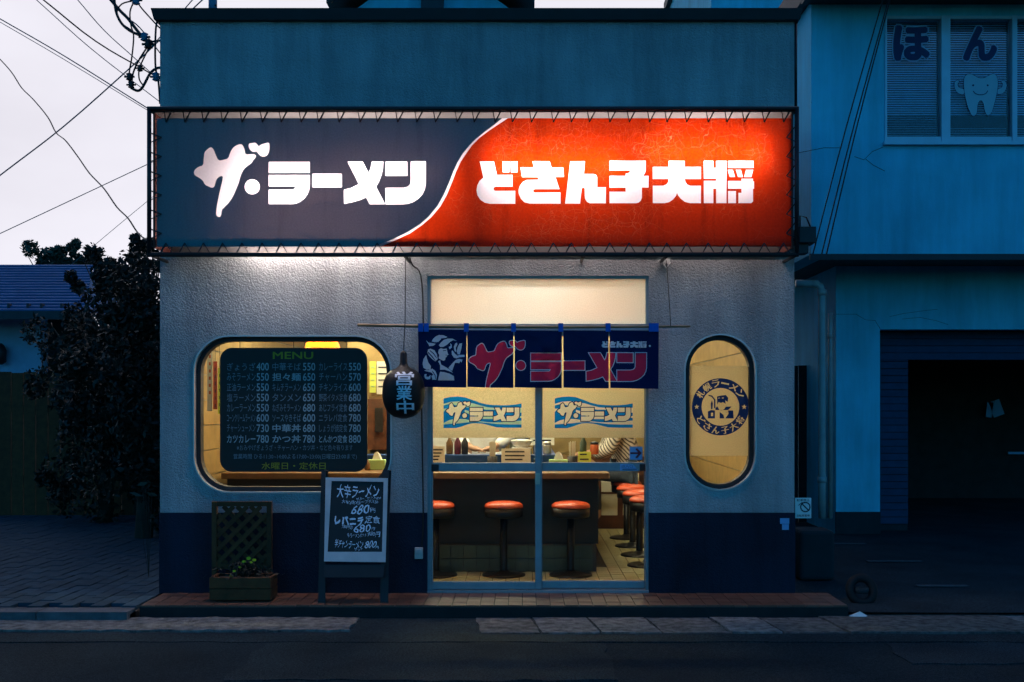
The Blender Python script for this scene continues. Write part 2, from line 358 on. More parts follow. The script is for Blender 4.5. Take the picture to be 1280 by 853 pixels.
M['greenbox'] = mat('green_tissue_box', (.35, .55, .22), .6, .1)
M['steel'] = mat('brushed_steel', (.45, .45, .42), .3, .1, metal=.8)
M['darkgreen'] = mat('dark_green_cabinet', (.05, .075, .05), .5, .2)
M['tube'] = emit('fluorescent_tube', (1.0, .81, .78), 1)
M['room_tube'] = emit('room_fluorescent_tube', (1.0, .86, .58), 1)
M['door_tube'] = emit('door_fluorescent_tube', (1.0, .92, .76), 25)
M['bulb'] = emit('warm_bulb', (1.0, .55, .18), 1)
M['shade'] = sheet('orange_lamp_shade', (.6, .18, .02), (.85, .27, .03), .5)
M['sign_blue'] = sheet('blue_grey_sign_sheet', (.14, .34, .37), (.025, .0165, .0155), .5, .10, 90, dirt=.25, bump=.1)
M['sign_red'] = sheet('red_sign_sheet', (.14, .010, .004), (.58, .031, .001), .6, .12, 60, crack=True, dirt=.5)
M['sign_white'] = sheet('white_sign_sheet', (.55, .52, .54), (.95, .92, .96), .74, .03, 60)
M['sign_end'] = mat('rusty_red_sign_end', (.13, .035, .025), .7, .3, 9)
M['sign_white_metal'] = mat('sign_white_inner_metal', (.16, .155, .15), .6, .15)
M['frost'] = sheet('frosted_glass', (.5, .5, .46), (.95, .97, 1.0), .85, .10, 150, rough=.35, gloss=.3, bump=.4)
M['film'] = sheet('frosted_film', (.45, .40, .30), (.74, .59, .34), .80, .16, 170, rough=.5, gloss=.3, bump=.4)
M['film_dim'] = sheet('dull_frosted_film', (.40, .34, .24), (.50, .40, .20), .7, .2, 170, rough=.5, gloss=.3, bump=.4)
M['film_blue'] = sheet('blue_film', (.003, .11, .36), (.004, .20, .62), .6, .06, 170)
M['film_navy'] = sheet('navy_film', (.006, .02, .10), (.006, .02, .10), .5)
M['film_green'] = sheet('pale_green_film', (.36, .50, .36), (.5, .72, .5), .55, .1, 170)
M['film_cream'] = sheet('cream_film', (.60, .52, .40), (.92, .78, .56), .6, .12, 170)
M['noren'] = sheet('navy_cloth', (.005, .019, .085), (.003, .010, .045), .25, .12, 400, gloss=.1, bump=.3)
M['noren_red'] = sheet('crimson_cloth_print', (.78, .035, .10), (.5, .02, .05), .25, .12, 400, gloss=.1)
M['noren_white'] = sheet('pale_cloth_print', (.78, .78, .84), (.5, .5, .5), .25, .1, 400, gloss=.1)
M['loop_blue'] = mat('bright_blue_cloth_loop', (.01, .12, .52), .8, .1)
M['bamboo'] = mat('bamboo_rod', (.20, .14, .07), .5, .35, 5)
M['board'] = mat('black_menu_board', (.006, .009, .008), .55, .2)
M['menu_w'] = mat('menu_pale_lettering', (.36, .40, .40), .7, .1)
M['menu_dim'] = mat('menu_faded_lettering', (.18, .215, .235), .7, .2)
M['menu_y'] = mat('menu_yellow_lettering', (.36, .29, .015), .7, .1)
M['chalk'] = mat('chalk', (.70, .76, .84), .9, .15, 60)
M['chalkframe'] = mat('pale_board_frame', (.50, .49, .48), .6, .12, 9)
M['lantern'] = mat('glossy_black_float', (.006, .007, .008), .5, .2, spec=.25)
M['lantern_txt'] = mat('white_lettering', (.80, .80, .84), .6, .05)
M['rblue'] = stucco('pale_blue_wall', (.11, .64, .82), .4, .004, .24)
M['rdark'] = mat('dark_fascia', (.02, .03, .035), .6, .2)
M['rbase'] = mat('dark_wall_base', (.014, .026, .030), .9, .2)
M['siding'] = mat('blue_siding_board', (.010, .048, .10), .85, .15, 9, rnd=.08)
M['pipe'] = mat('grey_pvc_pipe', (.36, .37, .36), .5, .15)
M['blind'] = mat('blind_slat', (.26, .55, .80), .5, .08)
M['rsash'] = mat('pale_window_sash', (.34, .50, .60), .4, .08, metal=.2)
M['dnavy'] = mat('navy_window_lettering', (.010, .022, .10), .6, .05)
M['dline'] = mat('pale_outline_lettering', (.30, .45, .62), .6, .05)
M['tooth'] = mat('tooth_sticker', (.30, .50, .58), .6, .05)
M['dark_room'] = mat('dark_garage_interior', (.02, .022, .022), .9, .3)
M['roofblue'] = mat('blue_metal_roof', (.02, .11, .24), .75, .15, 3, spec=.12)
M['housewall'] = mat('pale_house_wall', (.26, .42, .58), .8, .1)
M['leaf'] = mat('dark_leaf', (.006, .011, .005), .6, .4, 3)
M['leaf2'] = mat('far_leaf', (.022, .048, .030), .6, .4, 2)
M['bark'] = mat('bark', (.05, .04, .03), .9, .3)
M['cable'] = mat('black_cable', (.012, .012, .012), .6, .1)
M['cable_t'] = mat('weathered_cable', (.03, .12, .15), .6, .1)
M['insul'] = mat('blue_insulator', (.05, .18, .30), .4, .1)
M['skin'] = mat('skin', (.45, .26, .17), .5, .08)
M['hair'] = mat('black_hair', (.012, .010, .009), .5, .1)
M['coat'] = mat('white_cook_coat', (.74, .74, .72), .8, .06, 20, .4, 30, .01)
M['denim'] = mat('dark_jeans', (.05, .07, .10), .8, .2, 20, .2)
M['soil'] = mat('soil', (.03, .022, .015), .9, .3)
M['flower'] = mat('yellow_petal', (.75, .62, .02), .6, .1)
M['tyre'] = mat('worn_tyre_rubber', (.004, .005, .005), .75, .3, 12, .4)
def striped():
    m, t, p = newmat('striped_shirt_cloth'); L = t.links.new; co = N(t, 'ShaderNodeTexCoord')
    wv = N(t, 'ShaderNodeTexWave', wave_type='BANDS', bands_direction='DIAGONAL', i_Scale=14.0, i_Distortion=1.5, i_Detail=1.0); L(co.outputs['Object'], wv.inputs['Vector'])
    cr = N(t, 'ShaderNodeValToRGB'); cr.color_ramp.elements[0].color = (.10, .085, .075, 1); cr.color_ramp.elements[1].color = (.62, .55, .46, 1)
    cr.color_ramp.elements[0].position = .3; cr.color_ramp.elements[1].position = .5; L(wv.outputs[0], cr.inputs[0]); L(cr.outputs[0], p.inputs['Base Color']); p.inputs['Roughness'].default_value = .9
    return m
M['stripe'] = striped()
def estr(m, s): M[m].node_tree.nodes['Principled BSDF'].inputs['Emission Strength'].default_value = s
estr('tube', 40.0); estr('room_tube', 88.0); estr('bulb', 115.0)
# ================================================================== SETTING
def struct(o, label=None): return tag(o, label, None, None, 'structure')
ROAD_Z = -.085
struct(MB().box(-400, 400, -300, 600, -.6, -.14).build('ground', M['asphalt2']), 'dark open ground reaching to the horizon')
def grid_sheet(x0, x1, y0, y1, z, nx, ny, amp, sl=0.0):
    v = []; f = []
    for j in range(ny+1):
        for i in range(nx+1):
            x = x0+(x1-x0)*i/nx; y = y0+(y1-y0)*j/ny
            v.append((x, y, z+amp*(math.sin(x*1.7+y)*.6+math.sin(x*.63-y*2.1)*.4)+sl*(y-y1)))
    for j in range(ny):
        for i in range(nx): a = j*(nx+1)+i; f.append((a, a+1, a+nx+2, a+nx+1))
    return v, f
v, f = grid_sheet(-40, 40, -14, -1.07, ROAD_Z, 80, 20, .004, .004); road = struct(link('road', mesh('road', v, f, M['asphalt'], True)), 'dark asphalt road in front of the ramen shop')
def jag(x0, x1, y0, y1, amp, st=.12):
    a = []; n = max(2, int((x1-x0)/st)); m_ = max(2, int((y1-y0)/st))
    a += [(x0+(x1-x0)*i/n, y0+random.uniform(-amp, amp)) for i in range(n)]; a += [(x1+random.uniform(-amp, amp), y0+(y1-y0)*i/m_) for i in range(m_)]
    a += [(x1-(x1-x0)*i/n, y1+random.uniform(-amp, amp)) for i in range(n)]; a += [(x0+random.uniform(-amp, amp), y1-(y1-y0)*i/m_) for i in range(m_)]; return a
def flatpiece(pts, z, m, name, parent, h=.03):
    v0, k = partition(pts, []); b = MB(); v, f = sub(v0, k['base'], lambda p: (p[0], p[1], z)); b.add(v, f); n = len(pts)
    b.add([(p[0], p[1], q) for q in (z-h, z) for p in pts], [(i, (i+1) % n, n+(i+1) % n, n+i) for i in range(n)]); return b.build(name, m, parent)
flatpiece(jag(-12, 12, -1.34, -1.10, .015, .2), ROAD_Z+.006, M['asphalt3'], 'patched_strip', road, .02); flatpiece(jag(-1.6, .5, -2.3, -1.36, .03), ROAD_Z+.004, M['asphalt3'], 'road_patch', road, .02); flatpiece(jag(2.2, 3.1, -1.9, -1.37, .03), ROAD_Z+.004, M['asphalt2'], 'road_patch', road, .02)

# gutter strip of worn concrete slabs along the step
gs = struct(MB().box(-40, 40, -1.10, -.50, -.3, ROAD_Z-.003).build('gutter', M['asphalt2']), 'concrete gutter strip between road and step')
edges = [-9, -7.2, -5.4, -3.6, PX(445, -.8), None, PX(602, -.8), PX(676, -.8), PX(748, -.8), PX(822, -.8), PX(905, -.8), PX(968, -.8), PX(1048, -.8), PX(1290, -.8), 6.5]
for i in range(len(edges)-1):
    a, b = edges[i], edges[i+1]
    if a is None or b is None: continue
    y0 = -1.07 if i > 5 else -1.0
    pts = jag(a+.008, b-.008, y0, -.56 if i < 12 else -.44, .007 if i > 5 else .022, .07)
    pts = [(p[0]-(.06 if i > 5 else .0)*(p[1]+1.07)/.5, p[1]) for p in pts]
    flatpiece(pts, ROAD_Z+.006+random.uniform(0, .008), M['gutter'], 'slab', gs)
# tiled step
SX0, SX1, SY = PX(175, -.52), PX(1060, -.52), -.52
st = struct(MB().box(SX0, SX1, SY+.006, .0, -.3, -.010).build('step', M['step_dark']), 'low step of red-brown tiles along the shop front')
tl = (SX1-SX0)/50; tme = {}
tm = mesh('tile', *(lambda b: (b.v, b.f))(MB().box(.003, tl-.003, .003, .127, -.012, 0)), M['step_tile'])
for i in range(50):
    for j in range(4):
        o = link('tile', tm, st, (SX0+i*tl, SY+j*.13, random.uniform(-.0015, .0015)))
MB().box(SX0, SX1, SY-.004, SY+.006, -.3, -.013).build('riser', M['step_dark'], st)
# driveway of brick pavers on the left
dv = struct(MB().box(-12, -2.69, -.60, 7.5, -.3, -.045).build('driveway', M['grout']), 'brick paved driveway left of the shop')
bm_ = mesh('brick', *(lambda b: (b.v, b.f))(MB().box(.004, .106, .004, .216, -.03, 0)), M['brick'])
rest = MB(); nb = 0
for j in range(-3, 33):
    for i in range(0, 74):
        x = -2.70-.11*(i+1); y = j*.22+(.11 if i % 2 else 0)
        if y < -.48 or abs(x*F/(CD+y)) > 690: continue
        z = -.018+random.uniform(-.003, .003)
        if y < 1.15 and nb < 300: link('brick', bm_, dv, (x, y, z)); nb += 1
        else: rest.box(x+.004, x+.106, y+.004, y+.216, z-.03, z)
r_ = rest.build('brick_paving', M['brick'], dv); r_['kind'] = 'stuff'
for i in range(7):
    x1 = -2.69-i*.62; MB().box(x1-.612, x1, -.66, -.485, -.3, -.022+random.uniform(-.004, .004)).build('kerb_stone', M['kerb'], dv)
# alley floor on the right, dark patched asphalt
v, f = grid_sheet(2.02, 14, -.50, 9, -.05, 40, 24, .008); struct(link('side_yard', mesh('side_yard', v, f, M['asphalt2'], True)), 'dark patched asphalt yard right of the shop')
# ================================================================== SHOP BUILDING
XL, XR = PX(200), PX(993); XD0, XD1, ZD, ZP = PX(534), PX(811), PZ(345), PZ(641); TOP = 4.2
shop = empty('ramen_shop', (0, 0, 0), 'small stucco ramen shop with navy plinth and rounded windows', 'building')
def plate(name, outline, holes, y0, y1, m, parent):
    v0, k = partition(outline, [], holes); b = MB()
    v, f = sub(v0, k['base'], lambda p: (p[0], y0, p[1])); b.add(v, f)
    v, f = sub(v0, k['base'], lambda p: (p[0], y1, p[1])); b.add(v, [q[::-1] for q in f])
    for lp in [outline]+list(holes):
        n = len(lp); v = [(p[0], y, p[1]) for y in (y0, y1) for p in lp]; b.add(v, [(i, (i+1) % n, n+(i+1) % n, n+i) for i in range(n)])
    return b.build(name, m, parent)
WL = rrect(PX(241), PX(490), PZ(617), PZ(419), .27); WR = rrect(PX(855), PX(946), PZ(614), PZ(417), .266)
plate('facade_wall', [(XL, ZP), (XD0, ZP), (XD0, ZD), (XD1, ZD), (XD1, ZP), (XR, ZP), (XR, TOP), (XL, TOP)], [WL, WR], 0, .14, M['stucco'], shop)
for a, b in ((XL-.004, XD0), (XD1, XR+.004)): MB().box(a, b, -.010, .14, 0, ZP-.002).build('plinth', M['navy'], shop)
lw = MB().box(XL, XL+.14, .142, 4.9, 0, TOP).build('side_wall', M['stucco'], shop)
rw = MB().box(XR-.14, XR, .142, 4.9, 0, TOP).build('side_wall', M['stucco'], shop)
bw = MB().box(XL+.142, XR-.142, 4.76, 4.9, 0, TOP).build('back_wall', M['ceil'], shop)
MB().box(XL+.142, XR-.142, .142, 4.758, 2.62, 2.70).build('ceiling', M['ceil'], shop)
MB().box(XL+.142, XR-.142, .142, 4.758, TOP-.2, TOP-.1).build('roof', M['coping'], shop)
c = MB(); c.add([(x, y, z) for (x, y, z) in [(XL-.03, -.05, TOP), (XR+.03, -.05, TOP), (XR+.03, .2, TOP), (XL-.03, .2, TOP), (XL-.045, -.075, TOP+.075), (XR+.045, -.075, TOP+.075), (XR+.045, .22, TOP+.075), (XL-.045, .22, TOP+.075)]],
      [(3, 2, 1, 0), (4, 5, 6, 7), (0, 1, 5, 4), (1, 2, 6, 5), (2, 3, 7, 6), (3, 0, 4, 7)]); c.build('coping', M['coping'], shop)
MB().box(XR-.03, XR+.03, .2, 4.9, TOP, TOP+.06).build('coping', M['coping'], shop); MB().box(XL-.03, XL+.03, .22, 4.9, TOP, TOP+.06).build('coping', M['coping'], shop)
for k in range(13):                                            # wall boards inside
    z = .02+k*.2
    MB().box(XL+.142, XL+.152, .15, 4.75, z+.004, z+.196).build('plank', M['plank'], lw)
    MB().box(XR-.152, XR-.142, .15, 4.75, z+.004, z+.196).build('plank', M['plank'], rw)
    MB().box(XL+.16, XR-.16, 4.745, 4.757, z+.004, z+.196).build('plank', M['plank'], bw)
for name, loop in (('window', WL), ('window', WR)):            # rounded windows: bright rim, black gasket, pane
    def ring(o, i, y0, y1):
        n = len(o); b = MB(); v = [(p[0], y, p[1]) for lp, y in ((o, y0), (i, y0), (i, y1), (o, y1)) for p in lp]; fs = []
        for q in range(4):
            r = (q+1) % 4
            fs += [(q*n+k, q*n+(k+1) % n, r*n+(k+1) % n, r*n+k) for k in range(n)]
        return b.add(v, fs)
    i1 = outset(loop, -.004); i2 = outset(loop, -.012); i3 = outset(loop, -.045)
    fr = ring(outset(loop, -.001), i2, -.005, .10).build('window', M['rim'], shop); fr['label'] = 'pale rim of the wide menu window' if loop is WL else 'pale rim of the tall oval window'
    ring(outset(loop, -.013), i3, .045, .125).build('gasket', M['rubber'], fr)
    v0, k = partition(outset(loop, -.044), []); v, f = sub(v0, k['base'], lambda p: (p[0], .10, p[1])); MB().add(v, f).build('pane', M['glass'], fr)
# door: outer frame, transom, two sliding leaves
df = MB()
Y0, Y1 = .02, .13
df.box(XD0, PX(538), Y0, Y1, .016, ZD); df.box(PX(808), XD1, Y0, Y1, .016, ZD); df.box(PX(538), PX(808), Y0, Y1, PZ(348), ZD); df.box(PX(538), PX(808), Y0, Y1, PZ(414), PZ(405)); df.box(XD0, XD1, -.005, Y1, .0, .016)
df = df.build('door_frame', M['alu'], shop)
MB().box(PX(538), PX(808), .06, .066, PZ(405), PZ(348)).build('transom_pane', M['frost'], df)
SGN = None
# ------------------------------------------------------------------ traced lettering (photo px of the big sign)
def zz(pts, ox, oy, s): return [(ox+x/s, oy+y/s) for x, y in pts]
A = lambda p: zz(p, 236, 170, 7.7545); B = lambda p: zz(p, 330, 195, 11.636); C3 = lambda p: zz(p, 425, 195, 11.636)
D4 = lambda p: zz(p, 590, 195, 10.667); E5 = lambda p: zz(p, 700, 195, 10.667); G6 = lambda p: zz(p, 810, 195, 9.143)
def rect(a, b, c, d): return [(a, b), (c, b), (c, d), (a, d)]
LOGO1 = [
 ('za', smoothp(A([(215,107),(240,130),(262,190),(288,242),(340,232),(383,220),(400,165),(425,118),(455,95),(505,78),(525,95),(540,130),(550,183),(600,178),(635,178),(652,192),(645,215),(622,238),(612,262),(570,292),(535,320),(510,365),(495,410),(485,455),(455,525),(435,575),(405,625),(375,665),(355,680),(338,702),(322,708),(312,780),(290,790),(265,770),(266,730),(275,660),(300,540),(325,440),(332,390),(300,392),(272,415),(258,450),(248,495),(225,505),(195,492),(155,475),(138,435),(100,405),(60,385),(46,357),(60,325),(95,300),(140,288),(145,220),(150,160),(180,130)]))),
 ('za_mark', smoothp(A([(583,75),(610,72),(645,65),(665,85),(678,103),(700,85),(740,73),(775,65),(783,85),(780,150),(760,190),(725,204),(690,192),(668,165),(658,150),(625,158),(595,140),(577,105)]))),
 ('dot', circ(236+615/7.7545, 170+494/7.7545, 73/7.7545)),
 ('ra_bar', B(rect(70,88,665,247))),
 ('ra', B([(70,280),(665,280),(665,430),(655,500),(630,560),(590,615),(535,660),(480,688),(420,700),(70,700),(70,492),(425,492),(440,480),(460,445),(70,445)])),
 ('bar', B(rect(703,262,1130,457))),
 ('me', C3([(108,83),(330,83),(415,250),(440,200),(455,140),(463,83),(630,83),(622,180),(605,270),(570,365),(525,450),(655,703),(435,703),(380,602),(300,640),(180,675),(60,697),(58,492),(160,470),(275,412)])),
 ('n_block', C3(rect(662,85,977,290))),
 ('n', C3([(1030,80),(1247,80),(1247,400),(1235,480),(1200,560),(1140,625),(1060,675),(990,697),(920,705),(662,705),(662,467),(930,467),(985,452),(1018,420),(1030,380)])),
]
LOGO2 = [
 ('do', D4([(103,75),(293,75),(333,255),(540,255),(540,412),(315,412),(295,422),(288,440),(295,460),(315,467),(577,467),(577,640),(240,640),(170,625),(110,585),(72,525),(60,460),(70,395),(100,335),(152,292)])),
 ('do_mark', D4(rect(408,75,498,220))), ('do_mark', D4(rect(518,75,607,220))),
 ('sa', D4([(805,73),(1035,73),(1060,155),(1215,155),(1227,282),(1112,282),(1167,445),(840,445),(820,455),(817,468),(822,482),(840,488),(1180,488),(1180,637),(770,637),(700,620),(650,570),(622,500),(622,450),(640,395),(680,345),(730,322),(888,320),(880,285),(667,285),(647,155),(828,155)])),
 ('n', E5([(138,73),(333,73),(316,243),(450,243),(480,255),(495,285),(497,418),(612,418),(612,633),(400,633),(360,615),(335,575),(330,530),(330,440),(322,427),(300,427),(290,440),(268,637),(68,637)])),
 ('ko', E5([(660,67),(1143,67),(1143,190),(1135,225),(1110,267),(1180,267),(1180,423),(1092,423),(1092,560),(1075,600),(1045,625),(1010,632),(660,632),(660,478),(875,478),(875,425),(660,425),(660,267),(875,267),(875,235),(905,233),(925,220),(940,195),(660,195)])),
 ('dai', G6([(235,58),(420,58),(420,127),(605,127),(605,265),(420,265),(428,300),(450,328),(485,342),(605,342),(605,541),(480,541),(420,525),(375,490),(345,455),(332,425),(318,460),(285,500),(240,530),(190,541),(55,541),(55,342),(175,342),(210,325),(230,300),(235,265),(55,265),(55,127),(235,127)])),
 ('sho_left', G6([(638,58),(747,58),(747,138),(778,138),(778,58),(897,58),(897,541),(778,541),(778,377),(747,377),(747,541),(638,541),(638,285),(778,285),(778,262),(638,262)])),
 ('sho_bar', G6(rect(915,58,1207,138))), ('sho_tick', G6([(912,160),(968,160),(998,243),(935,243)])), ('sho_tick', G6([(1005,160),(1062,160),(1085,243),(1028,243)])), ('sho_tick', G6([(1120,160),(1202,160),(1180,243),(1098,243)])),
 ('sho', G6([(915,287),(1068,287),(1068,262),(1200,262),(1200,287),(1212,295),(1212,375),(1200,380),(1200,520),(1180,541),(1033,541),(1033,423),(1068,423),(1068,377),(915,377)])), ('sho_foot', G6(rect(915,403,1005,541))),
]
def split_sheet(outline, layers, to2, to3, parent, table, extra=(), smooth=False):
    """outline/layers in photo px -> plane coordinates (to2) -> space (to3); table: layer key -> (object name, material)"""
    ol = [to2(p) for p in outline]; ly = [('%s|%d' % (k, i), [to2(p) for p in poly]) for i, (k, poly) in enumerate(layers)]
    v0, ks = partition(ol, ly, (), extra); outs = []; merged = {}
    for k, tr in ks.items():
        kk = k.split('|')[0]; nm, m = table[kk]
        merged.setdefault((nm, m.name, k if nm in ('letter', 'stripe') else kk), []).extend(tr)
    for (nm, mn, k), tr in merged.items():
        v, f = sub(v0, tr, to3); outs.append(MB().add(v, f).build(nm, bpy.data.materials[mn], parent, smooth))
    return outs
FY = -.36
sgn = empty('shop_sign', (PX(592, FY), FY, PZ(308, FY)), 'long backlit shop sign, half blue-grey and half red, laced to a black frame', 'sign')
to2 = lambda Y: (lambda p: (PX(p[0], Y), PZ(p[1], Y)))
cv = lambda p: zz(p, 460, 140, 4.74)
blue_edge = cv([(795,38),(750,75),(690,120),(640,160),(600,200),(560,250),(530,300),(505,355),(480,420),(450,490),(410,560),(360,620),(310,665),(240,710),(150,755),(30,800)])
red_edge = cv([(828,38),(780,70),(720,110),(660,155),(615,200),(580,250),(550,295),(522,355),(497,420),(468,490),(428,562),(375,625),(320,672),(250,720),(160,762),(72,800)])
x0, x1, y0, y1 = 196, 989, 148, 308.5
be = [(blue_edge[0][0], y0)]+blue_edge[1:-1]+[(blue_edge[-1][0], y1)]; re_ = [(red_edge[0][0], y0)]+red_edge[1:-1]+[(red_edge[-1][0], y1)]
layers = [('stripe', be+re_[::-1]), ('red', re_+[(x1, y1), (x1, y0)])]+[('letter', p) for _, p in LOGO1+LOGO2]
split_sheet([(x0, y0), (x1, y0), (x1, y1), (x0, y1)], layers, to2(FY), lambda p: (p[0], FY, p[1]), sgn,
            {'base': ('blue_panel', M['sign_blue']), 'red': ('red_panel', M['sign_red']), 'stripe': ('stripe', M['sign_white']), 'letter': ('letter', M['sign_white'])})
PY = -.40
zt, zb, xl, xr = PZ(136, PY), PZ(318.5, PY), PX(186.5, PY), PX(996, PY)
for a, b in (((xl-.012, PY, zt), (xr+.012, PY, zt)), ((xl-.012, PY, zb), (xr+.012, PY, zb)), ((xl, PY, zb), (xl, PY, zt)), ((xr, PY, zb), (xr, PY, zt))):
    MB().tube([a, b], .016, 8).build('frame_pipe', M['black'], sgn, True)
for x in (xl, PX(505, PY), PX(730, PY), PX(835, PY), xr):                                     # brackets to the wall
    MB().tube([(x, PY, zt), (x, -.005, zt+.0)], .013, 6).build('bracket', M['black'], sgn, True)
    MB().tube([(x, PY, zb), (x, -.005, zb)], .013, 6).build('bracket', M['black'], sgn, True)
MB().box(xl, xr, PY+.02, -.004, zt-.02, zt-.008).build('top_cover', M['sign_white_metal'], sgn)
MB().box(xl+.02, xl+.03, PY+.02, -.004, zb+.05, zt-.022).build('end_panel', M['sign_end'], sgn)
MB().box(xr-.03, xr-.02, PY+.02, -.004, zb+.05, zt-.022).build('end_panel', M['sign_end'], sgn)
MB().box(xl+.04, xr-.04, -.012, -.004, zb+.05, zt-.03).build('back_panel', M['sign_white_metal'], sgn)
for x in (PX(591, FY), PX(985, FY)): MB().box(x-.012, x+.012, FY+.012, FY+.035, PZ(308, FY), PZ(148, FY)).build('post', M['black'], sgn)
MB().box(PX(196, FY), PX(989, FY), FY+.01, FY+.03, PZ(308, FY), PZ(298, FY)).build('lower_rail', M['black'], sgn)
def lace(a, b, c):                                             # cord: pipe -> eyelet -> pipe
    m = MB(); m.tube([a, b], .006, 4); m.tube([b, c], .0042, 4); return m.build('lace', M['black'], sgn)
n = 33
for k in range(n):
    px = 207+k*(980-207)/(n-1)+random.uniform(-2, 2)
    for ye, yp, yt in ((153, 138, zt), (304, 317, zb)):
        e = P(px, ye, FY-.004); a = Vector((PX(px-8 if yp > 200 else px+9, PY), PY, yt)); c_ = Vector((PX(px+9 if yp > 200 else px-3, PY), PY, yt)); lace(a, e, c_)
for k in range(6):
    py = 166+k*24
    e = P(202, py+6, FY-.004); lace((xl, PY, PZ(py, PY)), e, (xl, PY, PZ(py+13, PY)))
    e = P(983, py+6, FY-.004); lace((xr, PY, PZ(py-10, PY)), e, (xr, PY, PZ(py+12, PY)))
def sign_tube(pa, pb, py, Y):
    a, b = P(pa, py, Y), P(pb, py, Y)
    o = MB().tube([a, b], .014, 10).build('fluorescent_tube', M['tube'], sgn, True)
    MB().box(a.x, b.x, Y+.03, Y+.07, a.z-.02, a.z+.02).build('tube_batten', M['sign_white_metal'], sgn)
for a in ((300, 500, 296, -.11), (318, 430, 236, -.15), (432, 560, 224, -.16), (615, 775, 210, -.23), (800, 952, 198, -.23)): sign_tube(*a)
# ------------------------------------------------------------------ door leaves with frosted film and printed logo
wave = lambda p, dx: zz(p, 545+dx, 490, 11.13)
flag = [(105,92),(200,72),(300,65),(400,75),(470,100),(540,125),(600,150),(700,175),(800,185),(900,188),(1000,187),(1100,178),(1190,162),(1190,500),(1000,500),(850,495),(750,470),(650,445),(550,435),(480,440),(420,460),(350,485),(280,505),(105,505)]
ribs = [[(105,168),(200,140),(330,130),(420,150),(520,160),(620,190),(720,215),(820,222),(820,250),(700,250),(600,230),(500,215),(400,215),(300,195),(200,165),(105,190)], [(105,235),(150,232),(105,280)],
        [(105,435),(180,395),(280,375),(400,380),(500,400),(600,410),(750,425),(900,425),(1050,412),(1190,400),(1190,455),(1000,455),(850,450),(700,430),(560,420),(450,425),(330,440),(220,445),(105,455)],
        [(400,250),(500,280),(650,345),(800,345),(800,380),(650,380),(520,330),(400,285)], [(1160,222),(1190,222),(1190,290),(1160,290)], [(1160,345),(1190,335),(1190,365),(1160,360)]]
def leaf(xa, xb, sl, sr, gy, dx, green):
    b = MB(); Ya, Yb = gy-.016, gy+.016
    b.box(PX(xa), PX(xa+sl), Ya, Yb, .018, PZ(414)); b.box(PX(xb-sr), PX(xb), Ya, Yb, .018, PZ(414))
    for t0, t1 in ((414, 419), (579, 590), (728.5, 738)): b.box(PX(xa+sl), PX(xb-sr), Ya, Yb, PZ(t1), PZ(t0))
    o = bevel(b.build('door_leaf', M['alu'], shop), .003, 1)
    MB().box(PX(xa+sl), PX(xb-sr), gy, gy+.004, PZ(728.5), PZ(419)).build('pane', M['glass'], o)
    fo = [(xa+sl, 419), (xb-sr, 419), (xb-sr, 547.5), (xa+sl, 547.5)]; ly = [('blue', wave(flag, dx))]+[('green' if green else 'film', wave(q, dx)) for q in ribs]
    mp = lambda p: (557.6+dx+(p[0]-241.9)*.3155, 509.9+(p[1]-202.5)*.316)
    L1 = [[mp(p) for p in q] for _, q in LOGO1]
    ly += [('navy', outset(q, 1.05)) for q in L1]+[('letter', q) for q in L1]
    split_sheet(fo, ly, to2(gy-.004), lambda p: (p[0], gy-.004, p[1]), o, {'base': ('frosted_film', M['film']), 'film': ('printed_wave', M['film_cream']), 'blue': ('printed_flag', M['film_blue']), 'green': ('printed_wave', M['film_green']), 'navy': ('letter_outline', M['film_navy']), 'letter': ('letter', M['film_cream'])})
    return o
lf1 = leaf(537, 677, 3.5, 8, .055, 0, True); lf2 = leaf(671, 810, 7, 3, .098, 139, False)
for xx, yy, ob in ((669, 592, lf1),): MB().box(PX(xx), PX(xx+6), .030, .0388, PZ(606), PZ(592)).build('handle', M['steel'], ob)
MB().box(PX(539), PX(548), .032, .0388, PZ(590), PZ(581)).build('latch', M['rubber'], lf1); MB().box(PX(801), PX(808), .075, .0818, PZ(590), PZ(581)).build('latch', M['rubber'], lf2)
s_ = MB().box(PX(787, .09), PX(803, .09), .086, .0875, PZ(575, .09), PZ(558.5, .09)).build('arrow_sticker', M['sticker_blue'], lf2); q = to2(.085)
v0, k = partition([q(p) for p in [(788,565.6),(797.5,565.6),(794,561.5),(796.5,560.5),(802.3,566.5),(796.5,573),(794,572),(797.5,567.8),(788,567.8)]], []); v, f = sub(v0, k['base'], lambda p: (p[0], .085, p[1])); MB().add(v, f).build('arrow', M['ink_red'], s_)
q = to2(.0805); pl = [q(p) for p in [(775,580.5),(791,580.5),(798,588.5),(775,588.5)]]
v0, k = partition(pl, []); v, f = sub(v0, k['base'], lambda p: (p[0], .0805, p[1])); s_ = MB().add(v, f).build('entrance_sticker', M['sticker_blue'], lf2)
text('lettering', '出入口', (777, 791, 581.5, 584.8), lambda p: P(p[0], p[1], .0795), M['ink'], s_)
MB().box(PX(778, .08), PX(796, .08), .0790, .0796, PZ(587.2, .08), PZ(586.2, .08)).build('arrow', M['ink'], s_)
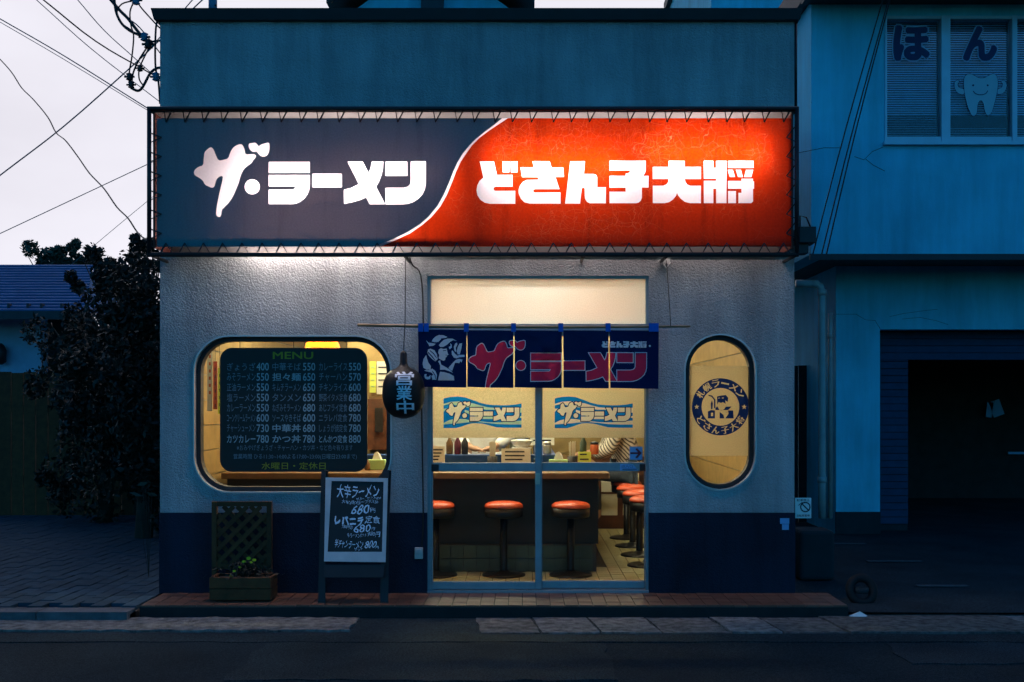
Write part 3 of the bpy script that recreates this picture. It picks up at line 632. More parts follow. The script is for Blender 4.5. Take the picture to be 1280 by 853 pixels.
#@@PART3
# ================================================================== THINGS ON THE FRONT
NY = -.22
rod = MB().tube([P(447, 406.5, NY), P(560, 408.6, NY), P(700, 409.2, NY), P(863, 408.2, NY)], [.011, .012, .011, .008], 8)
tag(rod.build_at('curtain_rod', M['bamboo'], P(655, 408, NY), True), 'thin bamboo rod carrying the shop curtain across the door', 'rod')
noren = empty('shop_curtain', P(655, 486, NY), 'navy split shop curtain with crimson lettering hanging over the door', 'curtain')
em = lambda p: zz(p, 520, 405, 10.03)
EMB = [[(195,220),(215,185),(250,155),(290,140),(340,142),(395,165),(370,178),(330,180),(300,205),(280,225),(240,232)], [(120,203),(155,235),(200,240),(250,250),(215,275),(165,280),(155,255)],
 [(285,265),(310,235),(350,200),(400,185),(460,187),(512,218),(470,205),(430,225),(390,262),(340,290),(300,290)], [(285,320),(310,305),(345,315),(385,310),(400,375),(410,385),(392,395),(385,415),(370,425),(365,455),(345,463),(320,455),(280,430),(290,390),(275,360)],
 [(430,245),(450,265),(450,300),(420,320),(410,290),(435,280)], [(150,320),(180,310),(230,330),(260,380),(270,440),(240,470),(200,440),(160,400),(140,360)], [(125,390),(90,440),(78,500),(90,550),(130,575),(180,570),(185,530),(150,480),(135,430)],
 [(200,560),(240,590),(260,640),(250,700),(200,700),(190,650),(215,640),(190,610),(110,590),(100,580),(150,580)], [(105,630),(130,630),(125,660),(150,665),(180,640),(175,690),(140,698),(110,685),(98,655)],
 [(275,470),(300,455),(315,510),(360,535),(420,570),(465,615),(430,600),(360,575),(300,575),(300,520)], [(300,600),(350,605),(420,625),(475,655),(482,710),(272,708),(285,650)],
 [(470,480),(500,452),(540,440),(585,450),(575,485),(555,470),(545,495),(520,490),(490,490),(470,545),(455,590),(435,580),(408,552),(430,525)],
 [(448,340),(460,335),(490,375),(520,400),(545,390),(610,390),(612,415),(545,420),(510,435),(475,425),(450,385)], [(480,330),(475,290),(490,250),(515,235),(520,260),(500,300),(505,345),(495,355)], [(510,350),(525,290),(545,250),(580,243),(570,310),(550,385),(525,385)]]
EMBN = [[(335,335),(380,328),(380,336),(340,343)], [(365,390),(392,388),(380,398)], [(150,350),(200,400),(245,460),(238,462),(190,410),(145,362)], [(175,330),(225,370),(262,430),(256,432),(215,378),(170,338)], [(205,590),(240,640),(246,690),(238,690),(230,645),(198,598)], [(240,225),(255,238),(250,255),(235,245)], [(315,180),(332,186),(325,200),(310,194)]]
m1 = lambda p: (586.2+(p[0]-241.9)*.737, 441.7+(p[1]-202.5)*.66)
m2 = lambda p: (663.7+(p[0]-336)*.737, 441.7+(p[1]-202.5)*.66)
m3 = lambda p: (752+(p[0]-595.6)*.1628, 427+(p[1]-202)*.148)
NL = []
for k, q in LOGO1:
    mm = m1 if k in ('za', 'za_mark') else m2
    qq = [mm(p) for p in q]
    if k == 'dot': qq = circ(651, 457, 5.8)
    NL.append(qq)
nlay = [('white', outset(q, .95)) for q in NL]+[('letter', q) for q in NL]+[('white', [m3(p) for p in q]) for _, q in LOGO2]+[('white', em(q)) for q in EMB]+[('navy', em(q)) for q in EMBN]+[('white', circ(812.5, 432.5, 1.3, 10))]
cuts = [(522.5, 583.3), (584.2, 641.6), (643.2, 702.4), (704.2, 760.4), (762, 823.5)]
def wavy(p):
    x, z = p; d = max(0, PZ(411, NY)-z)
    return (x, NY+.026*math.sin(x*17+.6+1.5*math.sin(x*5))*(.25+d*2.4)+.010*math.sin(x*43+2+d*4)*d*2.2+.010*d, z)
for ci, (a, b) in enumerate(cuts):
    tp = 413 if ci else 412
    ol = [(a, tp), (b, tp+.6), (b+random.uniform(-.4, .2), 484.8+ci*.35), ((a+b)/2, 484.4+ci*.35), (a+random.uniform(-.2, .6), 483.6+ci*.4)]
    ex = [to2(NY)((a+(b-a)*i/9, tp+1+(70)*j/8)) for i in range(1, 9) for j in range(1, 8)]
    pn = MB(); L0 = split_sheet(ol, nlay, to2(NY), wavy, noren, {'base': ('curtain_panel', M['noren']), 'navy': ('curtain_panel', M['noren']), 'white': ('printed_edge', M['noren_white']), 'letter': ('printed_letter', M['noren_red'])}, ex)
    for o in L0: o.data.polygons.foreach_set('use_smooth', [True]*len(o.data.polygons))
for a in (523, 530, 580, 639, 698, 757, 811, 817):
    wd = 6; b = MB(); b.box(PX(a, NY), PX(a+wd, NY), NY-.0155, NY-.0125, PZ(415, NY), PZ(405, NY)); b.box(PX(a, NY), PX(a+wd, NY), NY+.0125, NY+.0155, PZ(415, NY), PZ(405, NY)); b.box(PX(a, NY), PX(a+wd, NY), NY-.0155, NY+.0155, PZ(405, NY), PZ(404.4, NY))
    b.build('loop', M['loop_blue'], noren)
# round black hanging lantern-like float with OPEN lettering
LY = -.27; lc = P(504.5, 491, LY); lr = 26.3*(CD+LY)/F
lan = empty('hanging_float_sign', lc-Vector((0, 0, lr*1.2)), 'round glossy black hanging sign with white vertical lettering left of the curtain', 'hanging sign')
lprof = lambda z: lr*max(1-abs(z/(1.24*lr))**2.5, 0)**(1/2.1)
prof = [(lprof(z*lr)+.001, z*lr) for z in [-1.235+2.30*k/26 for k in range(27)]]
prof += [(lr*.36, lr*1.16), (lr*.23, lr*1.27), (lr*.17, lr*1.42), (lr*.16, lr*1.85), (lr*.10, lr*1.95), (.004, lr*2.0)]
MB().lathe(prof, lc, 32).build('float_body', M['lantern'], lan, True)
def onball(p):
    q = P(p[0], p[1], LY-lr); dx = (q.x-lc.x); s = max(lprof(q.z-lc.z)**2-dx*dx, (.35*lr)**2)
    return Vector((q.x, lc.y-math.sqrt(s)-.0025, q.z))
for ch, (xa, xb, ya, yb) in (('営', (493, 516.5, 464.5, 482)), ('業', (495.5, 514.5, 482.5, 500.5)), ('中', (495, 517, 501, 517.5))): text('letter', ch, (xa, xb, ya, yb), onball, M['lantern_txt'], lan, .022, res=2, dens=2)
MB().tube([lc+Vector((0, 0, lr*1.9)), P(506.5, 400, LY), P(507, 322, LY)], .0035, 5).build('cord', M['cable'], lan)
# cables on the facade
def cable(name, pts, r, label, m='cable', n=5, group=None):
    pts = [P(*p) for p in pts]
    q = []
    for i in range(len(pts)-1):                                 # Catmull-Rom
        p0, p1, p2, p3 = pts[max(i-1, 0)], pts[i], pts[i+1], pts[min(i+2, len(pts)-1)]
        for t in ([k/4 for k in range(4)] if len(pts) > 2 else [k/6 for k in range(6)]):
            q.append(.5*((2*p1)+(p2-p0)*t+(2*p0-5*p1+4*p2-p3)*t*t+(3*p1-p0-3*p2+p3)*t**3))
    q.append(pts[-1]); c = sum(q, Vector())/len(q)
    return tag(MB().tube(q, r, n).build_at(name, M[m], c, True), label, 'cable', group)
cable('door_cable', [(512, 322, -.05), (516, 332, -.03), (526, 345, -.012), (529, 400, -.012), (527, 500, -.012), (529, 640, -.016), (527, 690, -.016)], .006, 'black cable running down the left door jamb')
cable('hook_cord', [(833, 326, -.05), (835, 352, -.12), (838, 400, NY), (838, 409, NY)], .0035, 'thin cord holding the right end of the curtain rod')
h = empty('wall_hook', P(832, 328, -.03), 'small white hook under the red end of the sign', 'hook'); MB().box(PX(827, -.03), PX(837, -.03), -.05, -.002, PZ(330, -.03), PZ(324, -.03)).build('hook_plate', M['white'], h); MB().tube([P(827, 327, -.05), P(833, 335, -.07), P(838, 328, -.06)], .005, 5).build('hook_arm', M['white'], h)
d_ = MB().box(PX(519), PX(529), -.05, -.011, PZ(698), PZ(684)); d_.box(PX(520), PX(528), -.056, -.05, PZ(691), PZ(686)); tag(bevel(d_.build_at('door_sensor_box', M['rim'], P(524, 698))), 'small pale metal box on the plinth left of the door', 'box')
# junction box at the right end of the sign
j = empty('junction_box', P(1002, 316, -.1), 'black cable box hanging at the right end of the sign', 'cable box'); bevel(MB().box(PX(995, -.1), PX(1016, -.1), -.2, -.02, PZ(306, -.1), PZ(286, -.1)).build('box_body', M['black'], j)); MB().box(PX(996, -.1), PX(1008, -.1), -.16, -.04, PZ(318, -.1), PZ(306, -.1)).build('box_foot', M['black'], j)
MB().tube([P(1000, 286, -.1), P(1000, 270, -.1), P(1008, 272, -.1), P(1013, 284, -.1)], .006, 5).build('cord', M['cable'], j, True)
MB().tube([P(995, 300, -.1), (PX(987, -.1), -.1, PZ(300, -.1))], .012, 6).build('arm', M['black'], j)
# menu board in the wide window
MY = .055
mb = empty('menu_board', P(367, 590, MY), 'black rounded menu board with pale price lettering in the wide window', 'menu board')
ol = [to2(MY)(p) for p in rrect(275, 459, 435, 590, 15)]
ol = ol[::-1]
v0, k = partition(ol, []); b = MB(); v, f = sub(v0, k['base'], lambda p: (p[0], MY, p[1])); b.add(v, f); v, f = sub(v0, k['base'], lambda p: (p[0], MY+.012, p[1])); b.add(v, [q[::-1] for q in f])
n = len(ol); b.add([(p[0], y, p[1]) for y in (MY, MY+.012) for p in ol], [(i, (i+1) % n, n+(i+1) % n, n+i) for i in range(n)]); b.build('board', M['board'], mb)
onb = lambda p: P(p[0], p[1], MY-.0015)
text('menu_title', 'MENU', (341, 391.5, 440, 449), onb, M['menu_y'], mb, .02)
rows = [458.7, 471.5, 484.4, 497.2, 510, 522.7, 535.6, 549]
cols = [((283.7, 319.3), (320.7, 336), ['ぎょうざ', 'みそラーメン', '正油ラーメン', '塩ラーメン', 'カレーラーメン', 'コーンクリームラーメン', 'チャーシューメン', 'カツカレー'], [400, 550, 550, 550, 550, 600, 730, 780]),
        ((340.5, 376), (378.7, 394), ['中華そば', '担々麺', 'キムチラーメン', 'タンメン', 'ねぎみそラーメン', 'ソースやきそば', '中華丼', 'かつ丼'], [550, 650, 650, 650, 680, 600, 680, 780]),
        ((398.8, 434), (436, 451), ['カレーライス', 'チャーハン', 'チキンライス', '野菜イタメ定食', 'あじフライ定食', 'ニラレバ定食', 'しょうが焼定食', 'とんかつ定食'], [550, 570, 600, 680, 680, 780, 780, 880])]
for (a, b_), (c, d), names, pr in cols:
    for y, nm, p in zip(rows, names, pr):
        hot = nm in ('担々麺', 'カツカレー', 'とんかつ定食', 'かつ丼', '中華丼')
        text('menu_line', nm, (a, b_, y-5, y+4.8), onb, M['menu_w' if hot else 'menu_dim'], mb, .02 if hot else .004, res=2)
        text('price', str(p), (c, d, y-5, y+4.8), onb, M['menu_w'], mb, .012, res=3)
text('menu_line', '※おみやげぎょうざ・チャーハン・カツ丼・など色々有ります', (296, 441, 556, 563.5), onb, M['menu_dim'], mb, 0, res=2)
text('menu_line', '営業時間 ひる11:30~14:00よる17:00~23:00(日曜日23:00まで)', (292, 446, 567.5, 575), onb, M['menu_dim'], mb, .004, res=2)
text('menu_line', '水曜日・定休日', (327, 407, 578, 587), onb, M['menu_y'], mb, .005, res=2)
for x in (300, 367, 433): MB().tube([P(x, 436, MY+.006), P(x, 424, MY+.006)], .0025, 4).build('hanger_wire', M['cable'], mb)
# chalk board on a dark easel
yb = lambda py: -.40+(703-py)/106*.17
cb = empty('chalk_board_easel', Vector((PX(445, -.4), -.35, 0)), 'chalk menu board with pale frame propped on a dark easel', 'chalkboard')
def slab(pts, d0, d1, name, m):
    v = [P(x, y, yb(y)+d) for d in (d0, d1) for x, y in pts]; n = len(pts)
    return MB().add(v, [tuple(range(n))[::-1], tuple(range(n, 2*n))]+[(i, (i+1) % n, n+(i+1) % n, n+i) for i in range(n)]).build(name, m, cb)
outer = [(407, 597), (485, 598), (482, 703), (405, 702)]; inner = [(414.5, 601.5), (479.5, 602.5), (477.5, 690), (409.5, 690)]
for i in range(4):
    j_ = (i+1) % 4; slab([outer[i], outer[j_], inner[j_], inner[i]], -.006, .016, 'board_frame', M['chalkframe'])
slab(inner, .002, .012, 'slate', M['board'])
zc = lambda p: (400+p[0]/7.42, 590+p[1]/7.42)
onc = lambda p: (lambda q: P(q[0], q[1], yb(q[1])-.0005))(zc((p[0]+5*math.sin(p[1]*.045+p[0]*.02)+2.5*math.sin(p[1]*.16), p[1]+6*math.sin(p[0]*.021+1)+3*math.sin(p[0]*.075)+1.8*math.sin(p[0]*.19+p[1]*.1))))
for t, bx, sh, bo in (('大辛ラーメン', (150, 540, 118, 245), .12, .01), ('せん、セット820', (335, 560, 232, 258), .2, 0), ('大辛2倍3倍〜プラス50', (205, 540, 262, 297), .1, 0), ('680', (285, 450, 305, 390), .25, .01), ('円', (466, 508, 342, 382), .1, 0),
                      ('レバニラ', (140, 400, 410, 497), .0, .05), ('定食', (415, 555, 410, 482), .1, .01), ('780円の', (195, 305, 495, 530), .2, 0), ('680', (310, 458, 490, 560), .25, .01), ('円', (474, 504, 523, 550), .1, 0), ('半ラーメンセット', (250, 430, 565, 605), .15, 0),
                      ('900円', (440, 550, 558, 605), .25, 0), ('半チャンラーメン', (128, 395, 632, 710), .12, .01), ('セット', (312, 388, 700, 726), .1, 0), ('800', (405, 512, 645, 712), .3, .01), ('円', (518, 545, 690, 716), .1, 0)):
    text('chalk_line', t, bx, onc, M['chalk'], cb, bo, sh, res=2)
for xa, xb in ((400.5, 407.5), (478, 486.5)):
    v = [P(x, y, Y) for (x, y, Y) in ((xa+1, 588, -.20), (xb, 588, -.20), (xb, 588, -.18), (xa+1, 588, -.18))]+[(PX(xa-3, -.42), -.42, 0), (PX(xb-1, -.42), -.42, 0), (PX(xb-1, -.38), -.38, 0), (PX(xa-3, -.38), -.38, 0)]
    MB().add(v, [(0, 1, 2, 3), (7, 6, 5, 4), (0, 4, 5, 1), (1, 5, 6, 2), (2, 6, 7, 3), (3, 7, 4, 0)]).build('leg', M['rubber'], cb)
    MB().bar(v[2], (PX(xa+2, -.04), -.06, 0.0), .03, .02).build('leg', M['rubber'], cb)
slab([(405, 706), (481, 706), (479, 722), (404, 722)], .0, .015, 'cross_rail', M['rubber'])
# trellis planter
TY = -.15; tp = empty('trellis_planter', Vector((PX(301, TY), -.24, 0)), 'dark wooden planter with lattice trellis and yellow flowers', 'planter')
tx0, tx1, tz0, tz1 = PX(265.5, TY), PX(340, TY), .02, PZ(627, TY)
for a in ((tx0, tx0+.035), (tx1-.035, tx1)): MB().box(a[0], a[1], TY-.02, TY+.02, 0, tz1).build('post', M['darkwood'], tp)
for a in ((tz1-.035, tz1), (.2, .235)): MB().box(tx0+.035, tx1-.035, TY-.015, TY+.015, a[0], a[1]).build('rail', M['darkwood'], tp)
wx = tx1-tx0-.07; z_lo, z_hi = .235, tz1-.035; step = .098
for s, Yo in ((1, -.008), (-1, .004)):
    for k in range(-8, 9):
        c0 = k*step; pts = []
        for x in (0, wx):
            pts.append((x, c0+s*x+(0 if s > 0 else wx)))
        (xa, za), (xb, zb) = pts; H = z_hi-z_lo
        def clip(x1, z1, x2, z2):
            t0, t1 = 0.0, 1.0; dz = z2-z1
            for lim, sg in ((0, 1), (H, -1)):
                g = (lim-z1)/dz if abs(dz) > 1e-9 else 0
                if (dz > 0) == (sg > 0): t0 = max(t0, g)
                else: t1 = min(t1, g)
            return t0, t1
        t0, t1 = clip(xa, za, xb, zb)
        if t1-t0 < .08: continue
        p0 = Vector((tx0+.035+wx*t0, TY+Yo, z_lo+za+(zb-za)*t0)); p1 = Vector((tx0+.035+wx*t1, TY+Yo, z_lo+za+(zb-za)*t1))
        MB().bar(p0, p1, .032, .008).build('lattice_slat', M['darkwood'], tp)
bx0, bx1, by0, by1, bz = PX(262, -.38), PX(339, -.38), -.39, -.175, .175
for a in ((bx0, bx1, by0, by0+.02), (bx0, bx1, by1-.02, by1), (bx0, bx0+.02, by0+.022, by1-.022), (bx1-.02, bx1, by0+.022, by1-.022)):
    for z in (.012, .094): bevel(MB().box(*a, z, z+.078).build('box_board', M['darkwood'], tp), .003, 1)
MB().box(bx0+.022, bx1-.022, by0+.022, by1-.022, .01, bz-.02).build('soil', M['soil'], tp)
fl = empty('flowering_plant', Vector((PX(305, -.3), -.29, bz-.02)), 'small leafy plant with yellow flowers in the wooden planter', 'plant')
b = MB(); pet = MB()
for k in range(260):
    a = random.uniform(0, 6.28); r = abs(random.gauss(0, .07)); x = PX(306, -.3)+r*math.cos(a)*1.5; y = -.29+r*math.sin(a)*.7; z = bz-.02+random.uniform(.0, .13)*(1-r*3 if r < .25 else .2)
    d = Vector((random.uniform(-1, 1), random.uniform(-1, 1), random.uniform(0, 1))).normalized()*.024; e = d.orthogonal().normalized()*.008; c = Vector((x, y, z)); b.add([c-d, c+e, c+d, c-e], [(0, 1, 2, 3)])
b.build('leaves', M['leaf'], fl); MB().tube([(PX(305, -.3), -.29, bz-.02), (PX(306, -.3), -.29, bz+.09)], .004, 5).build('stem', M['bark'], fl)
for (px, py, r) in ((311, 698, .018), (305, 702, .016), (318, 700, .017), (300, 709, .013), (293, 714, .013), (289, 720, .012), (314, 703, .012)):
    c = P(px, py, -.33); m = MB()
    for k in range(7):
        a = k*.9; d = Vector((math.cos(a), -.4, math.sin(a)*.7))*r; e = Vector((-math.sin(a), .1, math.cos(a)))*r*.35; m.add([c, c+d*.6+e, c+d, c+d*.6-e], [(0, 1, 2, 3)])
    m.lathe([(.001, -.004), (r*.3, 0), (.001, .005)], c-Vector((0, r*.3, 0)), 6); m.build('flower', M['flower'], fl)
# seal film in the oval window
SYY = .094
slf = empty('seal_film', P(901, 570, SYY), 'frosted square film with round navy seal in the tall oval window', 'window film')
sc = (900.6, 508.8)
star = lambda cx, cy, r: [(cx+(r if k % 2 == 0 else r*.42)*math.sin(math.pi*k/5), cy-(r if k % 2 == 0 else r*.42)*math.cos(math.pi*k/5)) for k in range(10)]
zs = lambda p: zz(p, 855, 460, 8.53)
FIG = [[(352,305),(400,295),(445,290),(472,320),(465,365),(440,345),(445,385),(415,365),(395,375),(370,365),(355,390)], [(335,430),(355,410),(375,445),(400,455),(430,440),(445,415),(510,412),(470,450),(335,450)], [(255,465),(290,450),(330,455),(330,540),(255,540)], [(380,470),(420,500),(430,540),(380,540)], [(470,455),(525,455),(530,540),(440,540),(475,490)],
       [(258,288),(300,295),(335,340),(335,430),(320,430),(320,345),(295,310),(262,300)], [(285,380),(298,345),(308,380),(303,440),(288,440)]]
ly = [('navy', circ(*sc, 35.8, 48)), ('film', circ(*sc, 23.6, 40))]+[('film', star(sc[0]+s*29.7, sc[1], 3.4)) for s in (-1, 1)]+[('navy', zs(q)) for q in FIG]+[('film', zs(q)) for q in ([(365,320),(380,318),(385,326),(366,328)], [(405,318),(425,316),(424,325),(404,326)], [(287,480),(310,478),(310,515),(288,516)])]
def arc_text(chars, a0, a1, r, hgt, flip):
    out = []
    for i, ch in enumerate(chars):
        a = R(a0+(a1-a0)*i/(len(chars)-1)); ux, uy = math.cos(a), -math.sin(a)
        cx, cy = sc[0]+r*ux, sc[1]+r*uy; up = (ux, uy) if not flip else (-ux, -uy); rt = (-up[1], up[0])
        v, f = glyphs(ch, 0.0, 1); lo = v.min(0); hi = v.max(0); u = (v-lo)/np.maximum(hi-lo, 1e-6); hy = hgt*(.12 if ch == 'ー' else .5)
        for dx in (-.32, .32):
            q = [(cx+rt[0]*((p[0]-.5)*hgt+dx)+up[0]*(p[1]*2-1)*hy, cy+rt[1]*((p[0]-.5)*hgt+dx)+up[1]*(p[1]*2-1)*hy) for p in u]
            out += [('film', [q[k] for k in fc]) for fc in f]
    return out
ly += arc_text('札幌ラーメン', 147, 33, 29.7, 9.2, False)+arc_text('どさん子大将', 214, 326, 29.7, 9.2, True)
split_sheet([(860.5, 457.7), (942, 457.7), (942, 570), (860.5, 570)], ly, to2(SYY), lambda p: (p[0], SYY, p[1]), slf, {'base': ('film_sheet', M['film_dim']), 'film': ('seal_ground', M['film_dim']), 'navy': ('seal_ring', M['film_navy'])})
# small signs by the right corner
ns = empty('no_parking_sign', P(1004.5, 648, .02), 'small white no-parking sign beside the right corner of the shop', 'sign')
MB().box(PX(993.8, .02), PX(1014, .02), .018, .022, PZ(648, .02), PZ(622.5, .02)).build('plate', M['white'], ns)
q = to2(.02)
for nm, ol, hl in (('ring', circ(1006.5, 634, 6.6), circ(1006.5, 634, 5.0)),):
    v0, k = partition([q(p) for p in ol][::-1], [], [[q(p) for p in hl]]); v, f = sub(v0, k['base'], lambda p: (p[0], .0165, p[1])); MB().add(v, f).build('ring', M['ink'], ns)
MB().bar(P(1002, 629.5, .0158), P(1011, 638.5, .0158), .009, .0006).build('slash', M['ink'], ns)
text('lettering', '駐車禁止', (996, 1012, 624, 627), lambda p: P(p[0], p[1], .0165), M['ink'], ns, .01); text('lettering', '自転車置場', (996, 1012, 643.2, 646.2), lambda p: P(p[0], p[1], .0165), M['ink'], ns, .01)
MB().bar(P(998, 632, .0160), P(1003, 628, .0160), .005, .0006).build('mark', M['ink'], ns)
nt_ = empty('wall_notice', P(981, 666, -.012), 'small pale blue notice stuck on the plinth at the right corner', 'notice'); MB().box(PX(975, -.01), PX(986.5, -.01), -.0145, -.0105, PZ(655, -.01), PZ(648, -.01)).build('sheet', M['sticker_blue'], nt_); MB().box(PX(977.5, -.01), PX(986, -.01), -.0145, -.0105, PZ(662.5, -.01), PZ(655.5, -.01)).build('sheet', M['sticker_blue'], nt_)
# ================================================================== INSIDE THE SHOP
fl_ = struct(MB().box(XL+.145, XR-.145, .142, 4.75, -.1, -.006).build('shop_floor', M['grout']), 'cream tiled floor inside the shop')
MB().box(XL+.145, XR-.145, .0, .139, -.1, -.006).build('threshold', M['grout'], fl_)
ft = mesh('floor_tile', *(lambda b: (b.v, b.f))(MB().box(.003, .103, .003, .103, -.012, 0)), M['floor_tile'])
for i in range(18):
    for j in range(11): link('floor_tile', ft, fl_, (-.78+i*.106, .15+j*.106, random.uniform(-.001, .001)))
rs = MB()
for i in range(-17, 24):
    for j in range(0, 42):
        if 0 <= i < 18 and j < 11: continue
        x, y = -.78+i*.106, .15+j*.106
        if x < XL+.15 or x > XR-.26 or (x < .62 and y > 1.05): continue
        rs.box(x+.003, x+.103, y+.003, y+.103, -.012, 0)
o = rs.build('tile_paving', M['floor_tile'], fl_); o['kind'] = 'stuff'
cn = empty('counter', (-.9, 1.3, 0), 'long wooden eating counter with dark front and tiled base', 'counter')
bevel(MB().box(XL+.2, .70, .93, 1.55, .775, .825).build('counter_top', M['wood'], cn), .006); bevel(MB().box(.28, .70, 1.552, 4.2, .775, .825).build('counter_top', M['wood'], cn), .006)
MB().box(XL+.2, .62, 1.13, 1.5, .222, .774).build('front_panel', M['counter_front'], cn); MB().box(.33, .62, 1.5, 4.2, .222, .774).build('front_panel', M['counter_front'], cn)
base = MB().box(XL+.2, .60, 1.06, 1.5, 0, .22).build('tiled_base', M['grout'], cn)
bt = mesh('tile', *(lambda b: (b.v, b.f))(MB().box(.003, .104, -.012, 0, .003, .103)), M['base_tile'])
for i in range(13):
    for j in range(2): link('tile', bt, base, (-.82+i*.107, 1.06, .005+j*.107))
MB().box(.33, .60, 1.5, 4.2, 0, .22).build('tiled_base', M['base_tile'], cn)
for a in ((XL+.2, .28, 1.56, 1.76), (.10, .279, 1.762, 4.2)): bevel(MB().box(*a, .60, .945).build('blue_ledge', M['blue_laminate'], cn), .004)
def stool():
    r = empty('counter_stool', (0, 0, 0))
    MB().lathe([(.004, .605), (.08, .602), (.13, .592), (.152, .577), (.158, .562), (.156, .552)][::-1], (0, 0, 0), 28).build('seat', M['seat'], r, True, True)
    MB().lathe([(.12, .47), (.150, .475), (.154, .485), (.154, .551)], (0, 0, 0), 28).build('seat_skirt', M['stool_metal'], r, True, True)
    MB().lathe([(.035, .03), (.030, .06), (.030, .47)], (0, 0, 0), 16).build('post', M['stool_metal'], r, True, True)
    MB().lathe([(.175, 0), (.175, .010), (.16, .018), (.05, .032), (.035, .045)], (0, 0, 0), 28).build('base', M['stool_metal'], r, True, True)
    return r
def copy_tree(o, parent=None):
    c = o.copy(); COL.objects.link(c); c.parent = parent
    for ch in o.children: copy_tree(ch, c)
    return c
s0 = stool()
spots = [(-.715, .85, 'orange-topped stool at the front counter, cut by the left door edge'), (-.164, .85, 'orange-topped stool at the front counter, behind the left door leaf'), (.378, .85, 'orange-topped stool at the front counter, behind the right door leaf'),
         (1.06, 1.4, 'orange-topped stool nearest the door in the row along the side counter'), (1.06, 2.07, 'second orange-topped stool from the door along the side counter'), (1.06, 2.73, 'third orange-topped stool from the door along the side counter'), (1.06, 3.4, 'farthest orange-topped stool of the side counter, under the seated customer')]
for i, (x, y, l) in enumerate(spots):
    o = s0 if i == 0 else copy_tree(s0); o.location = (x, y, 0); tag(o, l, 'stool', 'orange counter stools')
# table things on the counter
CT = .826
def tissue(px, Y, w_, m, label):
    x = PX(px, Y); t = empty('tissue_box', (x, Y, CT), label, 'tissue box'); bevel(MB().box(x-w_/2, x+w_/2, Y-.055, Y+.055, CT, CT+.085).build('box', M[m], t)); z = CT+.085
    MB().add([(x-.04, Y-.02, z), (x+.04, Y-.02, z), (x+.045, Y+.02, z), (x-.04, Y+.02, z), (x-.02, Y, z+.06), (x+.03, Y+.01, z+.045), (x+.005, Y-.01, z+.07)], [(0, 1, 6), (1, 2, 5, 6), (2, 3, 4, 5), (3, 0, 6, 4), (4, 6, 5)]).build('tissue', M['white'], t)
tissue(698, 1.40, .16, 'greenbox', 'pale green tissue box on the counter behind the right door leaf'); tissue(471, 1.40, .15, 'greenbox', 'yellow-green tissue box on the counter at the right of the menu window')
def chop(px, label):
    x = PX(px, 1.40); t = empty('chopstick_holder', (x, 1.40, CT), label, 'chopstick holder', 'chopstick holders on the counter'); MB().lathe([(.040, 0), (.043, .01), (.043, .115), (.038, .115), (.036, .1)], (x, 1.40, CT), 18).build('cup', M['rubber'], t, True)
    b = MB()
    for k in range(26):
        a = random.uniform(0, 6.28); r = .031*math.sqrt(random.random()); b.tube([(x+r*.8*math.cos(a), 1.40+r*.8*math.sin(a), CT+.02), (x+r*math.cos(a), 1.40+r*math.sin(a), CT+.235+random.uniform(-.008, .008))], .0035, 4)
    o = b.build('chopsticks', M['paper'], t); o['kind'] = 'stuff'
chop(615.5, 'dark cup of chopsticks on the counter behind the left door leaf'); chop(715.5, 'dark cup of chopsticks beside the green tissue box')
def stand(px, w_, h_, m, label, Y=1.36, marks=3, mm='ink'):
    x = PX(px, Y); t = empty('menu_stand', (x, Y, CT), label, 'menu stand'); MB().add([(x-w_/2, Y, CT), (x+w_/2, Y, CT), (x+w_/2, Y+.07, CT), (x-w_/2, Y+.07, CT), (x-w_/2, Y+.03, CT+h_), (x+w_/2, Y+.03, CT+h_), (x+w_/2, Y+.04, CT+h_), (x-w_/2, Y+.04, CT+h_)], [(3, 2, 1, 0), (4, 5, 6, 7), (0, 1, 5, 4), (1, 2, 6, 5), (2, 3, 7, 6), (3, 0, 4, 7)]).build('card', M[m], t)
    for k in range(marks):
        z = CT+h_*(.3+.55*k/max(marks-1, 1)); y = Y+.03*(z-CT)/h_-.002; MB().box(x-w_*.38, x+w_*random.uniform(.1, .38), y-.001, y, z-.006, z+.006).build('print', M[mm], t)
stand(546, .13, .20, 'paper', 'tall cream menu card standing at the left door edge', marks=5); stand(645, .25, .18, 'paper', 'wide cream menu card beside the middle door post', marks=4); stand(731, .11, .15, 'paper_y', 'yellow memo card on the counter left of the striped customer', Y=1.42)
bw_ = empty('condiment_jars', (PX(660, 1.42), 1.42, CT), 'small dark condiment jars by the middle door post', 'jars')
for dx in (-.05, 0, .05): MB().lathe([(.018, 0), (.021, .01), (.021, .06), (.012, .075), (.012, .09)], (PX(662, 1.42)+dx, 1.42, CT), 12).build('jar', M['rubber'], bw_, True)
js = empty('spice_bottle', (PX(462, 1.45), 1.40, CT), 'small tan bottle on the counter under the tissue box', 'bottle'); MB().lathe([(.022, 0), (.024, .01), (.024, .05), (.012, .07), (.012, .085)], (PX(461, 1.4), 1.32, CT), 12).build('bottle_body', M['wood'], js, True)
LZ = .946
def ledge_thing(name, px, prof, m, label, cat, lidm=None):
    x = PX(px, 1.66); t = empty(name, (x, 1.66, LZ), label, cat); MB().lathe(prof, (x, 1.66, LZ), 20).build('body', M[m], t, True)
    z = prof[-1][1]; r0 = prof[-1][0]
    MB().lathe([(r0*1.05, z+.001), (r0*1.05, z+.02), (r0*.3, z+.028)], (x, 1.66, LZ), 16).build('lid', M[lidm or 'rubber'], t, True)
bottle = [(.026, 0), (.030, .01), (.030, .10), (.013, .135), (.012, .16)]; jar_ = [(.035, 0), (.038, .01), (.038, .075), (.034, .085)]; bowl = [(.04, 0), (.045, .01), (.085, .05), (.088, .06), (.05, .062), (.088, .095), (.089, .105)]
